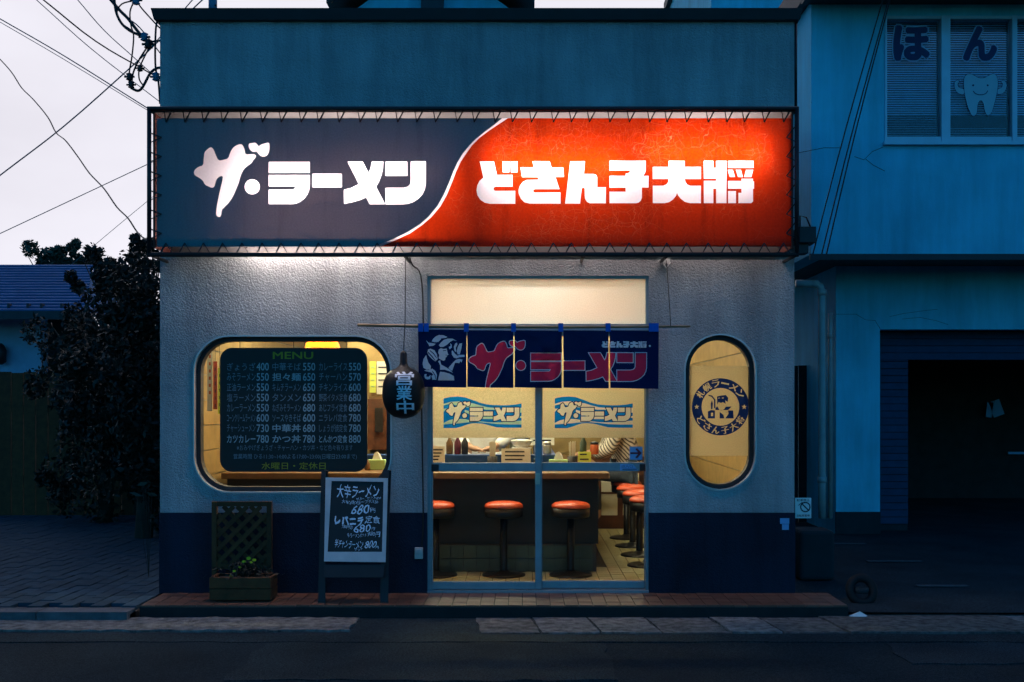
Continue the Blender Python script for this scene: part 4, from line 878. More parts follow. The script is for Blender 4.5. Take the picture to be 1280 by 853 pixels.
ledge_thing('sauce_bottle', 572, bottle, 'ink_red', 'dark red sauce bottle on the blue ledge behind the left door leaf', 'bottle', 'paper_r'); ledge_thing('soy_bottle', 581, bottle, 'rubber', 'black soy bottle beside the red sauce bottle', 'bottle', 'paper_r'); ledge_thing('noodle_bowls', 652, bowl, 'white', 'white nested bowls on the blue ledge by the middle door post', 'bowls', 'white'); ledge_thing('spice_jar', 684, jar_, 'steel', 'steel spice jar on the ledge left of the green tissue box', 'jar', 'steel'); ledge_thing('pickle_jar', 743, jar_, 'paper_r', 'orange-red jar on the ledge left of the striped customer', 'jar'); ledge_thing('vinegar_bottle', 729, bottle, 'darkgreen', 'dark green bottle behind the yellow memo card', 'bottle', 'white'); ledge_thing('oil_bottle', 562, bottle, 'wood', 'amber oil bottle at the left of the sauce bottles', 'bottle', 'paper_y')
hs = empty('hanging_notice', P(690, 556, 3.05), 'white notice hanging in the kitchen behind the right door leaf', 'notice'); MB().box(.06, .30, 2.9, 2.903, .98, 1.2).build('sheet', M['paper'], hs)
for k in range(3): MB().box(.09, .27, 2.897, 2.899, 1.02+k*.05, 1.035+k*.05).build('print', M['ink'], hs)
MB().tube([(.18, 2.9, 1.2), (.18, 2.9, 2.62)], .002, 4).build('string', M['cable'], hs)
# kitchen furniture behind
fr_ = empty('refrigerator', (-.75, 3.2, 0), 'white refrigerator in the kitchen behind the cook', 'refrigerator'); bevel(MB().box(-1.05, -.45, 3.0, 3.6, 0, 1.75).build('cabinet', M['white'], fr_), .01); MB().box(-.50, -.47, 2.96, 3.0, .9, 1.4).build('handle', M['steel'], fr_); MB().box(-.70, -.56, 2.997, 2.9995, 1.02, 1.12).build('note', M['paper'], fr_)
kc = empty('kitchen_cabinet', (-.1, 3.4, 0), 'dark green kitchen cabinet with steel pots on top', 'cabinet'); MB().box(-.40, .08, 3.1, 3.6, 0, .9).build('cabinet_body', M['darkgreen'], kc); MB().box(-.40, .08, 3.35, 3.6, 1.12, 2.0).build('shelf_unit', M['darkgreen'], kc)
for x, r in ((-.28, .09), (-.05, .1)): MB().lathe([(r*.9, 0), (r, .02), (r, .16), (r*1.04, .165)], (x, 3.3, .9), 20).build('pot', M['steel'], kc, True)
pp = empty('wall_pillar', (-1.32, 2.2, 0), 'tan panelled pillar in the kitchen at the right of the menu window', 'pillar'); MB().box(-1.62, -1.06, 2.1, 2.5, 0, 2.61).build('pillar_body', M['plank'], pp)
MB().box(PX(461, 2.05), PX(489, 2.05), 1.98, 2.098, PZ(562, 2.05), PZ(499, 2.05)).build('dark_cupboard', M['darkwood'], pp); MB().box(PX(461, 2.05), PX(489, 2.05), 2.06, 2.098, PZ(499, 2.05), PZ(496, 2.05)).build('rail', M['wood'], pp); MB().box(PX(470, 2.05), PX(480, 2.05), 1.97, 1.978, PZ(540, 2.05), PZ(510, 2.05)).build('cupboard_door', M['counter_front'], pp)
for nm, m, a, l in (('poster', 'paper_y', (462, 470, 452, 491), 'narrow yellow-green notice on the pillar in the menu window'), ('poster', 'paper', (471, 488, 452, 493), 'cream poster on the pillar in the menu window')):
    o = empty('poster', P((a[0]+a[1])/2, a[3], 2.09), l, 'poster'); MB().box(PX(a[0], 2.09), PX(a[1], 2.09), 2.086, 2.092, PZ(a[3], 2.09), PZ(a[2], 2.09)).build('sheet', M[m], o)
    for k in range(4): MB().box(PX(a[0]+2, 2.09), PX(a[1]-2, 2.09), 2.083, 2.085, PZ(a[2]+8+k*8, 2.09), PZ(a[2]+6.5+k*8, 2.09)).build('print', M['ink' if m == 'paper' else 'greenbox'], o)
for i, (a, m, l) in enumerate((((259, 265.5, 436, 514), 'strip_w', 'long white paper menu strip hanging at the left of the menu window'), ((266.5, 271.5, 452, 512), 'strip_r', 'orange-red paper menu strip hanging beside the white strip'), ((272.5, 276, 460, 518), 'strip_y', 'yellow paper menu strip hanging half behind the menu board'))):
    Y = .34+i*.03; o = empty('menu_strip', P((a[0]+a[1])/2, a[3], Y), l, 'paper strip'); MB().box(PX(a[0], Y), PX(a[1], Y), Y, Y+.002, PZ(a[3], Y), PZ(a[2], Y)).build('sheet', M[m], o)
    for k in range(6): MB().box(PX(a[0]+2.2, Y), PX(a[1]-2.0, Y), Y-.002, Y-.001, PZ(a[2]+12+k*9, Y), PZ(a[2]+8+k*9, Y)).build('print', M['paper_r' if i == 0 else 'ink'], o)
    MB().tube([P((a[0]+a[1])/2, a[2], Y+.001), (PX((a[0]+a[1])/2, Y), Y+.001, 2.62)], .0015, 4).build('string', M['cable'], o)
# lamps
def pendant(px, label):
    Y = .40; x = PX(px, Y); zb_ = PZ(435, Y); t = empty('pendant_lamp', (x, Y, zb_), label, 'lamp', 'orange pendant lamps over the counter')
    MB().lathe([(.135, 0), (.125, .03), (.10, .075), (.06, .11), (.03, .125)], (x, Y, zb_), 28).build('lamp_shade', M['shade'], t, True); t.children[0].data.polygons.foreach_set('use_smooth', [True]*len(t.children[0].data.polygons))
    me = t.children[0].data
    import bmesh
    bm = bmesh.new(); bm.from_mesh(me); bmesh.ops.delete(bm, geom=[f for f in bm.faces if len(f.verts) > 4], context='FACES'); bm.to_mesh(me); bm.free()
    MB().lathe([(.004, .0), (.03, .015), (.038, .04), (.028, .07), (.012, .10)], (x, Y, zb_+.015), 16).build('bulb', M['bulb'], t, True); MB().tube([(x, Y, zb_+.12), (x, Y, 2.62)], .004, 5).build('cord', M['cable'], t)
pendant(403, 'orange pendant lamp glowing above the menu board'); pendant(553, 'orange pendant lamp behind the left end of the curtain'); pendant(735, 'orange pendant lamp behind the right half of the curtain')
def ceil_light(x0, x1, Y, label, tm_='room_tube'):
    t = empty('ceiling_light', ((x0+x1)/2, Y, 2.53), label, 'lamp', 'ceiling tube lights'); MB().box(x0, x1, Y-.06, Y+.06, 2.575, 2.618).build('housing', M['white'], t)
    for d in (-.03, .03): MB().tube([(x0+.02, Y+d, 2.553), (x1-.02, Y+d, 2.553)], .014, 8).build('tube', M[tm_], t, True)
ceil_light(-1.0, .7, 1.7, 'fluorescent ceiling light above the front counter'); ceil_light(-.20, .36, .40, 'short fluorescent light just behind the glass above the door', 'door_tube'); ceil_light(-2.3, -1.2, 1.7, 'fluorescent ceiling light inside the menu window'); ceil_light(-1.0, .2, 3.3, 'fluorescent ceiling light over the kitchen'); ceil_light(1.3, 1.6, 4.3, 'short fluorescent ceiling light at the back right of the shop')
gc = empty('glass_cabinet', (1.0, 4.5, 0), 'low cabinet with pale glazed doors at the back of the shop', 'cabinet'); MB().box(.75, 1.7, 4.3, 4.7, 0, .8).build('cabinet_body', M['darkwood'], gc)
for x in (.86, 1.10, 1.34): MB().box(x, x+.18, 4.285, 4.298, .15, .62).build('cabinet_pane', M['paper'], gc); MB().box(x, x+.18, 4.275, 4.284, .39, .41).build('glazing_bar', M['darkwood'], gc)
# ------------------------------------------------------------------ people
def skin_fig(name, chains, m, parent, lv=2):
    idx = {}; V = []; Rr = []; Ed = []
    for ch in chains:
        pr = None
        for (x, y, z, r) in ch:
            k = (round(x, 4), round(y, 4), round(z, 4))
            if k not in idx: idx[k] = len(V); V.append(k); Rr.append(r)
            i = idx[k]
            if pr is not None and pr != i: Ed.append((pr, i))
            pr = i
    me = bpy.data.meshes.new(name); me.from_pydata(V, Ed, []); me.materials.append(m); o = link(name, me, parent)
    md = o.modifiers.new('skin', 'SKIN'); md.use_smooth_shade = True
    if not me.skin_vertices: me.attributes
    for i, r in enumerate(Rr): me.skin_vertices[0].data[i].radius = (r, r)
    me.skin_vertices[0].data[0].use_root = True
    s = o.modifiers.new('sub', 'SUBSURF'); s.levels = lv; s.render_levels = lv
    return o
def hand(w_, d, s):                                            # palm + five unequal bent fingers, rooted at wrist w_, pointing along d
    w_ = Vector(w_[:3]); d = Vector(d).normalized(); side = d.cross(Vector((0, 0, 1))).normalized()*s; p = w_+d*.06
    out = [[(*w_, .026), (*p, .030)]]
    for k, ln in enumerate((.062, .072, .068, .052)):
        a = p+side*(.022-.015*k)+d*.012; b_ = a+d*ln*.5; c = b_+d*ln*.4+Vector((0, 0, -.02)); out.append([(*p, .030), (*a, .010), (*b_, .009), (*c, .008)])
    a = w_+d*.03+side*.03; out.append([(*p, .030), (*a, .011), (*(a+d*.035+side*.015), .009)]); return out
def face(root, c, r):
    for s in (-1, 1): MB().lathe([(.001, -.008), (.008, 0), (.001, .008)], (c[0]+s*.032, c[1]-r*.92, c[2]+.01), 8).build('eye', M['ink'], root, True, True); MB().lathe([(.004, -.03), (.018, 0), (.004, .03)], (c[0]+s*r*.98, c[1]+.005, c[2]), 8).build('ear', M['skin'], root, True, True)
    MB().add([(c[0], c[1]-r*.9, c[2]+.02), (c[0]-.016, c[1]-r*.9, c[2]-.025), (c[0]+.016, c[1]-r*.9, c[2]-.025), (c[0], c[1]-r*.9-.026, c[2]-.022)], [(0, 1, 3), (0, 3, 2), (1, 2, 3)]).build('nose', M['skin'], root, True, True)
    MB().box(c[0]-.022, c[0]+.022, c[1]-r*.9-.003, c[1]-r*.86, c[2]-.052, c[2]-.046).build('mouth', M['ink_red'], root, False, True)
    MB().lathe([(r*1.02, -.01), (r*1.08, .03), (r*.98, .07), (r*.6, .105), (.004, .118)], (c[0], c[1]+.016, c[2]+.012), 18).build('hair', M['hair'], root, True, True)
chef = empty('person', (PX(604, 2.25), 2.25, 0), 'cook in a white coat standing with hands together behind the counter', 'person')
sp = [(0, 0, .93, .12), (0, 0, 1.08, .115), (0, -.01, 1.25, .13), (0, 0, 1.40, .09), (0, 0, 1.47, .052), (0, -.01, 1.53, .062), (0, -.02, 1.61, .088), (0, -.02, 1.68, .088), (0, -.015, 1.74, .055)]
ch = [sp]; coat = [[(0, 0, .78, .15), (0, 0, .93, .145), (0, 0, 1.08, .14), (0, -.01, 1.25, .15), (0, 0, 1.40, .11), (0, 0, 1.46, .07)]]; trs = [[(0, 0, .92, .135)]]; trs = []
for s in (-1, 1):
    sh = (s*.17, 0, 1.38, .06); el = (s*.27, -.02, 1.10, .044); wr = (s*.09, -.27, .985, .027)
    ch.append([sp[3], sh, el, wr]); ch += hand(wr, (-s*.8, -.35, -.1), s)
    coat.append([(0, 0, 1.40, .11), (s*.17, 0, 1.38, .085), (s*.27, -.02, 1.10, .066), (s*.13, -.225, 1.005, .05)])
    ch.append([sp[0], (s*.10, 0, .86, .09), (s*.11, -.01, .50, .055), (s*.11, .02, .09, .04), (s*.12, -.14, .035, .035)])
    trs.append([(0, 0, .90, .13), (s*.10, 0, .84, .11), (s*.11, -.01, .50, .08), (s*.11, .02, .12, .06)])
skin_fig('body', ch, M['skin'], chef); skin_fig('coat', coat, M['coat'], chef); skin_fig('trousers', trs, M['coat'], chef); face(chef, (0, -.02, 1.64), .088)
cu = empty('person', (1.06, 3.4, 0), 'seated customer in a striped shirt leaning on the side counter', 'person'); cu.rotation_euler = (0, 0, R(-90))
sp = [(0, .02, .72, .13), (0, .0, .86, .12), (0, -.06, 1.02, .13), (0, -.12, 1.16, .09), (0, -.16, 1.23, .052), (0, -.19, 1.28, .062), (0, -.22, 1.35, .088), (0, -.23, 1.42, .088), (0, -.22, 1.48, .055)]
ch = [sp]; coat = [[(0, .03, .66, .16), (0, .02, .74, .165), (0, .0, .86, .165), (0, -.06, 1.02, .17), (0, -.12, 1.16, .12), (0, -.15, 1.21, .075)]]; trs = []
for s in (-1, 1):
    sh = (s*.18, -.12, 1.14, .06); el = (s*.25, -.20, .90, .044); wr = (s*.14, -.42, .875, .027)
    ch.append([sp[3], sh, el, wr]); ch += hand(wr, (-s*.3, -.9, -.02), s)
    coat.append([(0, -.12, 1.16, .12), (s*.18, -.12, 1.14, .09), (s*.25, -.20, .91, .085), (s*.18, -.36, .89, .075)])
    ch.append([sp[0], (s*.10, -.02, .69, .09), (s*.12, -.38, .66, .06), (s*.12, -.30, .24, .042), (s*.12, -.42, .20, .035)])
    trs.append([(0, .02, .70, .14), (s*.10, -.02, .69, .115), (s*.12, -.38, .665, .082), (s*.12, -.31, .28, .062)])
skin_fig('body', ch, M['skin'], cu); skin_fig('shirt', coat, M['stripe'], cu); skin_fig('jeans', trs, M['denim'], cu); face(cu, (0, -.23, 1.38), .088)
#@@PART4
# ================================================================== RIGHT-HAND BUILDING
UY, GY = 3.2, 4.2
rb = empty('clinic_building', (5, UY, 0), 'pale blue two-storey building with overhanging upper floor on the right', 'building')
ux0 = PX(1014, UY); uz0, uz1 = PZ(318, UY), PZ(-40, UY); wx0, wz0, wz1 = PX(1107, UY), PZ(178, UY), PZ(20, UY)
plate('upper_wall', [(ux0, uz0), (14, uz0), (14, uz1), (ux0, uz1)], [[(wx0, wz0), (PX(1390, UY), wz0), (PX(1390, UY), wz1), (wx0, wz1)]], UY, UY+.2, M['rblue'], rb)
MB().box(ux0, ux0+.2, UY+.202, 12, uz0, uz1).build('side_wall', M['rblue'], rb)
MB().box(ux0+.201, 14, UY+.202, 12, uz0, uz0+.15).build('soffit', M['rdark'], rb)
MB().box(ux0-.02, 14, UY-.03, UY-.002, uz0-.06, uz0+.0).build('drip_edge', M['rdark'], rb)
e = MB(); e.box(ux0-.1, 14, UY-.75, UY-.003, PZ(6, UY), PZ(6, UY)+.14).build('eave', M['rdark'], rb)
MB().box(ux0-.1, ux0-.002, UY, 12, PZ(2, UY), PZ(2, UY)+.3).build('eave', M['rdark'], rb)
gx0 = PX(1045, GY); ox0, oz1 = PX(1100, GY), PZ(412, GY)
plate('lower_wall', [(gx0, -.05), (ox0, -.05), (ox0, oz1), (14, oz1), (14, uz0+.1), (gx0, uz0+.1)], [], GY, GY+.2, M['rblue'], rb)
MB().box(gx0, gx0+.2, GY+.202, 12, -.05, uz0).build('side_wall', M['rblue'], rb)
MB().box(gx0-.01, ox0, GY-.02, GY-.002, -.05, PZ(640, GY)).build('base_band', M['rbase'], rb)
SYD = GY+.32; jx = PX(1135, SYD); hz = PZ(450, SYD)
sd = MB().box(ox0, jx, SYD+.02, SYD+.2, -.05, oz1).build('siding_panel', M['rbase'], rb)
k = 0; z = PZ(655, SYD)
while z < hz:
    MB().box(ox0+.002, jx, SYD, SYD+.018, z+.002, min(z+.076, hz)-.002).build('siding_board', M['siding'], sd); z += .08
z = hz
while z < oz1-.02:
    MB().box(ox0+.002, 14, SYD, SYD+.018, z+.002, min(z+.078, oz1)-.002).build('siding_board', M['siding'], sd); z += .08
MB().box(jx, 14, SYD+.021, SYD+.2, hz, oz1).build('header_panel', M['rbase'], rb); MB().box(ox0, 14, GY+.2, SYD+.3, oz1, oz1+.1).build('opening_soffit', M['rdark'], rb)
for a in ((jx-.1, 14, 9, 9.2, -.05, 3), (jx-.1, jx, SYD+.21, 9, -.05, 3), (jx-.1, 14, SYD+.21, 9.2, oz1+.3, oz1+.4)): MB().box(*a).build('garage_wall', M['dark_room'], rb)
for a, tl_ in (((1232, 1240, 503, 522), 6), ((1242, 1256, 500, 520), -20), ((1229, 1239, 643, 649), 0), ((1260, 1290, 565, 568), 0)):
    o = empty('paper_scrap', P((a[0]+a[1])/2, a[3], 8.9), {503: 'small pale paper hanging in the dark garage', 500: 'tilted pale paper hanging in the dark garage', 643: 'small pale card low in the dark garage', 565: 'thin pale strip at the right edge of the dark garage'}[a[2]], 'paper')
    MB().box(-(a[1]-a[0])/2*.0121, (a[1]-a[0])/2*.0121, -.004, .004, 0, (a[3]-a[2])*.0121).build('sheet', M['sticker_blue'], o, False, True); o.rotation_euler = (0, R(tl_), 0)
    MB().tube([(0, .004, (a[3]-a[2])*.0121*.5), (0, .1, (a[3]-a[2])*.0121*.5)], .004, 4).build('pin', M['steel'], o, False, True)
# upper window: sashes, panes, blinds, stickers
wn = MB()
for a, b_ in ((1106, 1108.5), (1176.5, 1187.5), (1265, 1271), (1387, 1391)): wn.box(PX(a, UY), PX(b_, UY), UY-.012, UY+.10, wz0, wz1)
wn.box(wx0, PX(1390, UY), UY+.0, UY+.09, wz1-.03, wz1+.0); wn.box(wx0, PX(1390, UY), UY+.0, UY+.09, wz0, PZ(171, UY)); wn.box(wx0-.03, PX(1395, UY), UY-.06, UY-.001, wz0-.035, wz0-.002)
wn = wn.build('window', M['rsash'], rb)
for a, b_ in ((1108.5, 1176.5), (1187.5, 1265), (1271, 1387)):
    MB().box(PX(a, UY), PX(b_, UY), UY+.045, UY+.051, PZ(171, UY), wz1-.03).build('pane', M['glass'], wn)
    bl = MB(); z = PZ(172, UY)
    while z < wz1-.03:
        x0_, x1_ = PX(a, UY), PX(b_, UY); low = z < PZ(142, UY)
        if not (low and PZ(155, UY) < z and a > 1180):
            t = .006 if not low else .002; bl.add([(x0_, UY+.13, z), (x1_, UY+.13, z), (x1_, UY+.145, z+.017 if not low else z+.008), (x0_, UY+.145, z+.017 if not low else z+.008)], [(0, 1, 2, 3)])
        z += .0235
    o = bl.build('blind', M['blind'], wn); o['kind'] = 'stuff'
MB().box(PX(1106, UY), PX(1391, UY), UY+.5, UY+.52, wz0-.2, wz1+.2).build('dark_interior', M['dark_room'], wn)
wt = lambda Yo: (lambda p: P(p[0], p[1], UY+Yo))
for chh, bx in (('ほ', (1115, 1164, 30, 78)), ('ん', (1202, 1248, 31, 78))):
    o = text('window_letter', chh, bx, wt(.041), M['dline'], wn, .085, res=5); text('window_letter', chh, (bx[0]+1.6, bx[1]-1.6, bx[2]+1.6, bx[3]-1.6), wt(.038), M['dnavy'], wn, .05, res=5)
tt = empty('tooth_sticker', P(1225, 146, UY+.04), 'smiling tooth sticker with raised arms on the upper window', 'sticker')
zt_ = lambda p: zz(p, 1095, 0, 4.49)
tooth = smoothp(zt_([(495,430),(520,415),(548,422),(575,440),(610,440),(640,420),(665,415),(682,435),(685,480),(675,540),(660,600),(645,640),(625,652),(610,625),(605,580),(588,560),(570,580),(568,630),(555,652),(535,648),(515,600),(500,540),(492,480)]), 1)
armL = smoothp(zt_([(495,500),(465,495),(455,470),(470,460),(455,448),(438,470),(445,510),(470,530),(495,532)]), 1); armR = smoothp(zt_([(682,500),(705,495),(715,470),(700,462),(715,448),(735,470),(728,510),(705,528),(682,532)]), 1)
for k_, q in enumerate((armL, armR, tooth)):
    for nm, po, Yo, mm in (('outline', outset(q, .55), .0405-.001*k_, 'dnavy'), ('shape', q, .040-.001*k_, 'tooth')):
        g = [to2(UY+Yo)(p) for p in po]; v0, kk = partition(g, []); v, f = sub(v0, kk['base'], lambda p: (p[0], UY+Yo, p[1])); MB().add(v, f).build(nm, M[mm], tt)
for cx in (545, 627): MB().lathe([(.004, -.002), (.012, 0), (.004, .002)], (0, 0, 0), 8); g = [to2(UY+.0365)(p) for p in circ(*zt_([(cx, 480)])[0], 1.3, 10)][::-1]; v0, kk = partition(g, []); v, f = sub(v0, kk['base'], lambda p: (p[0], UY+.0365, p[1])); MB().add(v, f).build('eye', M['dnavy'], tt)
MB().tube([P(*p, UY+.0365) for p in zt_([(545,512),(555,525),(575,533),(600,533),(618,525),(627,510)])], .005, 4).build('smile', M['dnavy'], tt)
# cracks in the plaster are thin recessed-looking dark fillets
for pts in ([(999,191),(1015,188),(1030,185),(1052,185)], [(1068,196),(1080,200),(1090,190),(1104,184)], [(1082,199),(1092,207),(1106,214)]): MB().tube([P(x, y, UY-.001) for x, y in pts], .0035, 4).build('plaster_crack', M['rbase'], rb)
for pts in ([(1045,393),(1070,393),(1082,400),(1094,401),(1100,411)], [(1112,396),(1130,392),(1160,388),(1172,387)], [(1128,399),(1150,397),(1170,401),(1185,406)]): MB().tube([P(x, y, GY-.001) for x, y in pts], .0025, 4).build('plaster_crack', M['rbase'], rb)
# alley: pipes, dark back fence, blocks
def pipe(name, pts, r, label):
    q = [P(*p) for p in pts]; o = empty(name, Vector((q[-1].x, q[-1].y, -.05)), label, 'pipe'); MB().tube(q, r, 12).build('pipe_run', M['pipe'], o, True)
    for p in q[1::2]: MB().lathe([(r*1.25, -.03), (r*1.25, .03)], p, 12).build('collar', M['pipe'], o, True)
    return o
pipe('drain_pipe', [(995, 354.5, 3.6), (1018, 355, 3.6), (1025, 358, 3.6), (1027.5, 366, 3.6), (1027.5, 390, 3.6), (1027.5, 600, 3.6), (1027.5, 648, 3.6)], .040, 'grey drain pipe with an elbow running down the alley')
pipe('conduit_pipe', [(1038, 392, 3.9), (1038, 420, 3.9), (1038, 648, 3.9)], .024, 'thinner grey conduit beside the alley drain pipe')
af = empty('alley_fence', (2.6, 5.5, -.05), 'dark board fence closing the alley beside the shop', 'fence')
for k in range(12): MB().box(2.05+k*.13, 2.17+k*.13, 5.5, 5.53, -.05, 1.85+random.uniform(-.02, .02)).build('board', M['rbase'], af)
o = MB(); o.box(PX(1000, .9), PX(1044, .9), .9, 1.25, -.05, PZ(664, .9)); o = o.build_at('concrete_block', M['rbase'], P(1020, 690, .9)); bevel(o, .03, 3); tag(o, 'low dark concrete block behind the right corner of the shop', 'block')
ty = empty('old_tyre', P(1077, 752, -.1), 'dark worn tyre lying against the end of the step', 'tyre'); tc_ = P(1077, 738, -.1)
MB().tube([tc_+Vector((.085*math.cos(a), .02*math.sin(a)*0+.03*math.sin(a), .085*math.sin(a))) for a in [2*math.pi*k/24 for k in range(24)]], .032, 10, True).build('tread', M['tyre'], ty, True); MB().lathe([(.05, -.02), (.055, .0), (.05, .02)], tc_, 16).build('hub', M['rbase'], ty, True)
pc = P(1075, 763, -.55); b = MB(); nn = 7
ring_ = [(pc.x+random.uniform(.05, .10)*math.cos(2*math.pi*k/nn), pc.y+random.uniform(.02, .05)*math.sin(2*math.pi*k/nn), -.068) for k in range(nn)]; b.add(ring_+[(pc.x, pc.y, -.035), (pc.x+.04, pc.y+.01, -.05)], [(k, (k+1) % nn, nn) for k in range(nn)]); tag(b.build_at('crumpled_paper', M['white'], (pc.x, pc.y, -.07)), 'crumpled white litter on the ground by the step end', 'litter')
for k_, (px, py, w_, l) in enumerate(((1118, 703, .5, 'faint pale reflection painted on the yard nearest the garage wall'), (1178, 734, .4, 'pale reflection painted on the yard nearest the road'), (1060, 681, .35, 'small pale reflection painted on the yard by the alley'))):
    Y = F*1.44/(py-VY)-CD; x = PX(px, Y); tag(MB().box(x-w_/2, x+w_/2, Y-.04, Y+.04, -.041, -.037).build_at('reflection_dash', M['refl_paint'], (x, Y, -.04)), l, 'painted reflection')  # thin pale strips: bluish reflections on the ground, painted as colour
# building far behind at top right, gable behind the roof
fb = empty('far_block', (5, 12, 0), 'pale block building behind the shop roof at top right', 'building'); MB().box(PX(889, 12), 9, 12, 18, -.1, 10.5).build('wall', M['rblue'], fb); MB().box(PX(889, 12)-.1, 9.1, 11.9, 18.1, 10.5, 10.7).build('roof', M['rdark'], fb)
gb = empty('gabled_house', (PX(541, 6), 6, 0), 'dark gabled roof just showing above the shop parapet', 'house'); xa, xb = PX(413, 6), PX(668, 6); zb_ = PZ(12, 6); xm = (xa+xb)/2; zp = zb_+.85
MB().add([(xa+.25, 6.1, 0), (xb-.25, 6.1, 0), (xb-.25, 6.1, zb_), (xm, 6.1, zp-.12), (xa+.25, 6.1, zb_), (xa+.25, 12, 0), (xb-.25, 12, 0), (xb-.25, 12, zb_), (xm, 12, zp-.12), (xa+.25, 12, zb_)], [(0, 1, 2, 3, 4), (9, 8, 7, 6, 5), (0, 5, 6, 1), (1, 6, 7, 2), (4, 9, 5, 0)]).build('wall', M['rblue'], gb)
for s, x in ((1, xa), (-1, xb)): MB().add([(x, 5.7, zb_-.02), (xm, 5.7, zp), (xm, 12.3, zp), (x, 12.3, zb_-.02), (x, 5.7, zb_+.1), (xm, 5.7, zp+.14), (xm, 12.3, zp+.14), (x, 12.3, zb_+.1)], [(0, 1, 2, 3), (7, 6, 5, 4), (0, 4, 5, 1), (1, 5, 6, 2), (2, 6, 7, 3), (3, 7, 4, 0)]).build('roof_slope', M['rdark'], gb)
MB().box(xm-.14, xm+.14, 5.95, 6.08, zb_-1, zp).build('gable_post', M['rdark'], gb); MB().box(xa+.5, xb-.5, 5.98, 6.07, zb_-.15, zb_+.0).build('tie_beam', M['rdark'], gb)
vp = empty('vent_pipe', P(266, 20, 1.0), 'dark vent pipe standing on the shop roof', 'pipe'); MB().tube([P(266, 25, 1.0), P(266, -20, 1.0)], .035, 10).build('pipe_run', M['insul'], vp, True); MB().tube([P(261, 7, .98), P(271, 7, .98)], .008, 6).build('clamp', M['black'], vp)
tag(MB().tube([P(994.5, 12, .05), P(994.5, 135, .05)], .012, 6).build_at('corner_conduit', M['black'], P(994.5, 70, .05), True), 'black conduit down the upper right corner of the shop', 'conduit')
# ================================================================== LEFT SIDE: house, fence, trees
ho = empty('neighbour_house', (-11, 12, 0), 'neighbouring house with blue ribbed metal roof on the left', 'house')
HY = 12; MB().box(-16, PX(51, HY), HY, 18, -.1, PZ(398, HY)).build('wall', M['housewall'], ho); MB().box(PX(51, HY)+.002, PX(72, HY), HY+.3, 18, -.1, PZ(398, HY)).build('porch', M['rbase'], ho)
RY0, RY1 = 10.9, 13.8; ez = PZ(389, RY0); er = PX(104, RY0); rz = PZ(331, RY1); rr = PX(118, RY1)
nrow = 17; b = MB()
for k in range(nrow):
    t0, t1 = k/nrow, (k+1)/nrow; ya, yb_ = RY0+(RY1-RY0)*t0, RY0+(RY1-RY0)*t1; za, zb2 = ez+(rz-ez)*t0, ez+(rz-ez)*t1; xa_ = er+(rr-er)*t0+.0; xb_ = er+(rr-er)*t1; xl_ = -16; h = .028
    b.add([(xl_, ya, za+h), (xa_, ya, za+h), (xb_, yb_, zb2), (xl_, yb_, zb2), (xl_, ya, za-.01), (xa_, ya, za-.01)], [(0, 1, 2, 3), (4, 5, 1, 0)])
rf = b.build('roof', M['roofblue'], ho)
# hip side and dark left slope that hides the far part
b = MB(); b.add([(er, RY0, ez-.01), (er+.3, RY1+3, ez), (rr, RY1, rz)], [(0, 1, 2)]); b.build('roof_side', M['roofblue'], ho); MB().box(-16, er, RY0-.03, RY0-.003, ez-.14, ez+.0).build('gutter_board', M['rdark'], ho)
for px in (12, 36, 53, 78): MB().box(PX(px-1.5, RY0+.2), PX(px+1.5, RY0+.2), RY0+.15, RY0+.25, PZ(386, RY0+.2)-.02, PZ(382, RY0+.2)+.03).build('snow_guard', M['rdark'], ho)
wl = empty('wall_lantern', P(3, 455, HY-.1), 'black wall lantern on the neighbouring house at the left edge', 'lantern'); MB().lathe([(.03, 0), (.09, .05), (.1, .25), (.06, .34), (.02, .38)], P(1, 456, HY-.15), 12).build('lantern_body', M['black'], wl, True); MB().box(PX(-1, HY), PX(3, HY), HY-.15, HY-.002, PZ(440, HY), PZ(438, HY)).build('bracket', M['black'], wl)
dh = empty('dark_roof_house', (-17, 20, 0), 'dark roof of a farther house at the left edge', 'house'); MB().add([(-24, 19, PZ(362, 19)), (PX(22, 19), 19, PZ(362, 19)), (PX(14, 22), 22, PZ(334, 22)), (-24, 22, PZ(334, 22)), (-24, 25, PZ(362, 19)), (PX(22, 19), 25, PZ(362, 19))], [(0, 1, 2, 3), (3, 2, 5, 4), (1, 5, 2)]).build('roof', M['rdark'], dh); MB().box(-24, PX(20, 19)-.3, 19.4, 24.6, 0, PZ(362, 19)).build('wall', M['rbase'], dh)
fe = empty('board_fence', (-6.2, 6, 0), 'dark upright board fence along the left driveway', 'fence')
for k in range(26): x = -7.4+k*.155; MB().box(x, x+.145, 6.0, 6.025, -.02, PZ(466, 6)+random.uniform(-.012, .012)).build('board', M['darkwood'], fe)
for z in (.4, 1.3): MB().box(-7.4, -3.4, 6.027, 6.07, z, z+.08).build('rail', M['darkwood'], fe)
